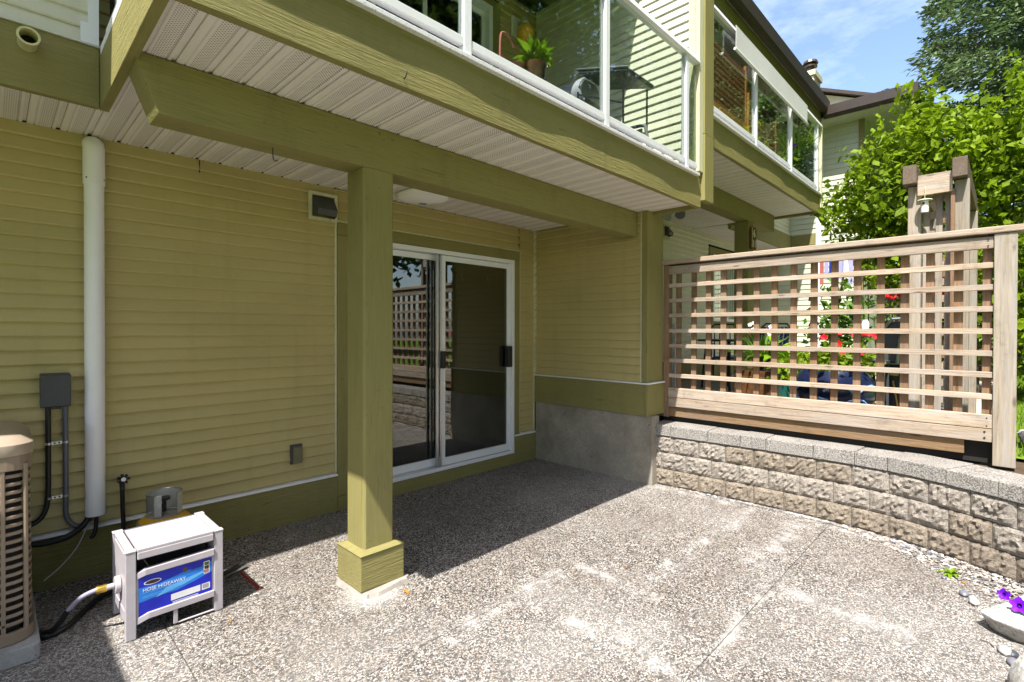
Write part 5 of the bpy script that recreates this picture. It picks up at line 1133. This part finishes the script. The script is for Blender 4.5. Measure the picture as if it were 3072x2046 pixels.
# ------------------------------------------------------------------ on the upper balcony
LM = thing('wall_lamp', 'balcony wall lamp with white plate and amber globe', 'wall lamp', (3.95, 3.78, 4.5))
mk('wall_plate', B(3.845, 4.00, 3.79, 3.815, 4.56, 4.77), m_opal, LM, .004)
mk('arm', MB().tube([(3.93, 3.79, 4.70), (3.94, 3.73, 4.73), (3.94, 3.69, 4.715)], [.012, .018, .03], 12), m_chrome, LM, smooth=True)
mk('globe', MB().lathe((3.94, 3.69, 4.575), [(.085*math.sin(R_(a)), -.085*math.cos(R_(a))*1.15) for a in range(8, 165, 12)], 24), m_amber, LM, smooth=True)
mk('globe_cap', MB().lathe((3.94, 3.69, 4.665), [(.045, 0), (.038, .022), (.015, .034)], 20), m_opal, LM, smooth=True)
PB = thing('potted_plant', 'glazed pot of bright green leaves behind the balcony glass', 'potted plant', (2.44, 2.20, 2.76))
mk('pot', MB().lathe((2.44, 2.20, 2.76), [(.055, 0), (.062, .12), (.075, .33), (.082, .345), (.082, .37), (.070, .37)], 26), m_terra, PB, smooth=True)
sprout('leaf', (2.44, 2.20, 3.11), 60, .21, .06, m_lime_leaf, '', '', .75, PB)
PS = thing('plant_stand', 'coral metal bicycle plant stand with yellow daisy ornament on the balcony', 'plant stand', (2.1, 2.15, 2.76))
mk('frame', MB().tube(spl([(2.13, 2.17, 2.76), (2.09, 2.16, 2.95), (2.09, 2.16, 3.15), (2.12, 2.16, 3.19), (2.17, 2.16, 3.17), (2.20, 2.16, 3.13)]), .006, 6).tube(spl([(2.09, 2.16, 3.08), (2.16, 2.17, 3.03), (2.22, 2.17, 2.92), (2.25, 2.17, 2.76)]), .006, 6).tube(spl([(2.0, 2.16, 2.78), (2.04, 2.16, 2.93), (2.12, 2.16, 2.93), (2.18, 2.16, 2.78)]), .006, 6), m_pink, PS, smooth=True)
mk('saddle', MB().lathe((2.22, 2.15, 3.04), [(.02, -.006), (.034, 0), (.02, .008)], 14), m_pink, PS, smooth=True)
for k in range(9):
    a = k*2*math.pi/9; mk('daisy_petal', MB().lathe((2.08+.045*math.cos(a), 2.13, 2.87+.045*math.sin(a)), [(.018, -.003), (.018, .003)], 8, axis='Y'), m_yel, PS)
BQ = thing('barbecue', 'covered grey barbecue with folding side shelf on the near balcony', 'barbecue', (3.6, 2.5, 2.76))
mk('hood', MB().tube([(3.60, 2.60, 3.46), (3.60, 2.63, 3.46), (3.60, 3.28, 3.46), (3.60, 3.31, 3.46)], [.13, .15, .15, .13], 24), plain('grey_bbq_enamel', (.30, .30, .35), .4), BQ, smooth=True)
mk('side_shelf', MB().prism([(2.10, 3.44), (2.12, 3.46), (2.58, 3.60), (2.60, 3.585), (2.58, 3.56), (2.12, 3.42)], 'X', 3.40, 3.80), m_dgrey, BQ, .008)
mk('fire_box', B(3.45, 3.8, 2.55, 3.05, 3.20, 3.38), m_blackm, BQ, .02)
for x in (3.42, 3.78):
    for y in (2.16, 2.60, 3.0): mk('leg', MB().tube([(x, y, 2.76), (x, y, 3.42)], .009, 6), m_blackm, BQ)
mk('brace', MB().bar((3.42, 2.17, 3.20), (3.42, 2.6, 3.40), .012), m_blackm, BQ)
mk('shelf_rim', MB().tube([(3.40, 2.10, 3.45), (3.40, 2.60, 3.60), (3.62, 2.61, 3.60)], .010, 8), m_chrome, BQ, smooth=True)
FC = thing('folding_chair', 'grey plastic folding chair by the last balcony post', 'chair', (3.75, 2.2, 2.76))
mk('back', MB().tube(spl([(3.72, 2.50, 2.78), (3.72, 2.48, 3.05), (3.72, 2.44, 3.11), (3.72, 2.18, 3.11), (3.72, 2.13, 3.05), (3.72, 2.10, 2.78)]), .014, 8), m_greyf, FC, smooth=True)
mk('back_panel', B(3.72, 3.735, 2.17, 2.45, 2.93, 3.09), m_greyf, FC, .006); mk('seat', B(3.45, 3.72, 2.14, 2.46, 2.90, 2.92), m_greyf, FC, .006)
for y in (2.16, 2.44): mk('leg', MB().tube([(3.46, y, 2.90), (3.50, y, 2.76)], .009, 6), m_greyf, FC)
# ------------------------------------------------------------------ on the neighbour's balcony
WB = thing('roller_blind', 'long white roller blind hanging from the neighbour balcony rail', 'blind', (6.1, 1.88, 4.1))
mk('fabric', warped_board(4.93, 7.33, 1.872, 1.876, 4.105, 4.335, 31, .004, 40), m_shade, WB)
mk('bottom_bar', MB().tube([(4.90, 1.872, 4.10), (7.34, 1.872, 4.10)], .013, 10), m_white, WB, smooth=True)
def screen(x0, x1, y, z0, z1, lab, n):
    t = thing('bamboo_screen', lab, 'screen', (x0, y, z0))
    for k in range(n): mk('slat', B(x0, x1, y, y+.012, z0+(z1-z0)*k/n+.004, z0+(z1-z0)*(k+.8)/n), m_trel, t)
    mk('frame', MB().box(x0-.04, x0-.002, y-.01, y+.02, 3.36, z1+.05).box(x1+.002, x1+.04, y-.01, y+.02, 3.36, z1+.05).box(x0-.002, x1+.002, y-.012, y-.002, z0-.07, z0), plain('ochre_bamboo', (.42, .19, .03), .5), t)
screen(5.55, 6.62, 2.4, 4.02, 4.72, 'tall brown bamboo screen near the corner board on the neighbour balcony', 11)
screen(7.05, 8.1, 2.5, 3.75, 4.55, 'brown slatted screen right of the first rail post on the neighbour balcony', 12)
def hb_(x, y, z, lab):
    t = thing('hanging_basket', lab, 'planter', (x, y, z)); mk('basket', MB().lathe((x, y, z), [(.07, 0), (.15, .12), (.16, .15)], 16), m_terra, t); leaves('foliage', blob(380, (x, y, z+.2), (.2, .2, .14), .1), .08, m_hos, t)
    mk('hanger', MB().tube([(x, y, z+.1), (x, y, z+.55)], .004, 5), m_blackm, t)
hb_(7.2, 2.3, 4.2, 'leafy basket hanging between the two brown screens')
BPt = thing('potted_grass', 'pot of tall arching pale green grass at the end of the neighbour balcony', 'potted plant', (7.75, 2.1, 3.36))
mk('pot', MB().lathe((7.78, 2.12, 3.36), [(.10, 0), (.14, .22), (.15, .24)], 18), m_terra, BPt)
sprout('grass_blade', (7.78, 2.12, 3.56), 110, .80, .022, m_lime_leaf, '', '', .42, BPt)
leaves('foliage', np.concatenate([blob(700, (7.55, 2.12, 3.65), (.5, .14, .20), .1)]), .07, m_lf, BPt)
for x_, z_ in ((7.3, 3.75), (7.45, 3.9)): bloom((x_, 2.05, z_), .03, (-.3, -1, .3), BPt, m_purple)
bpy.context.view_layer.update()
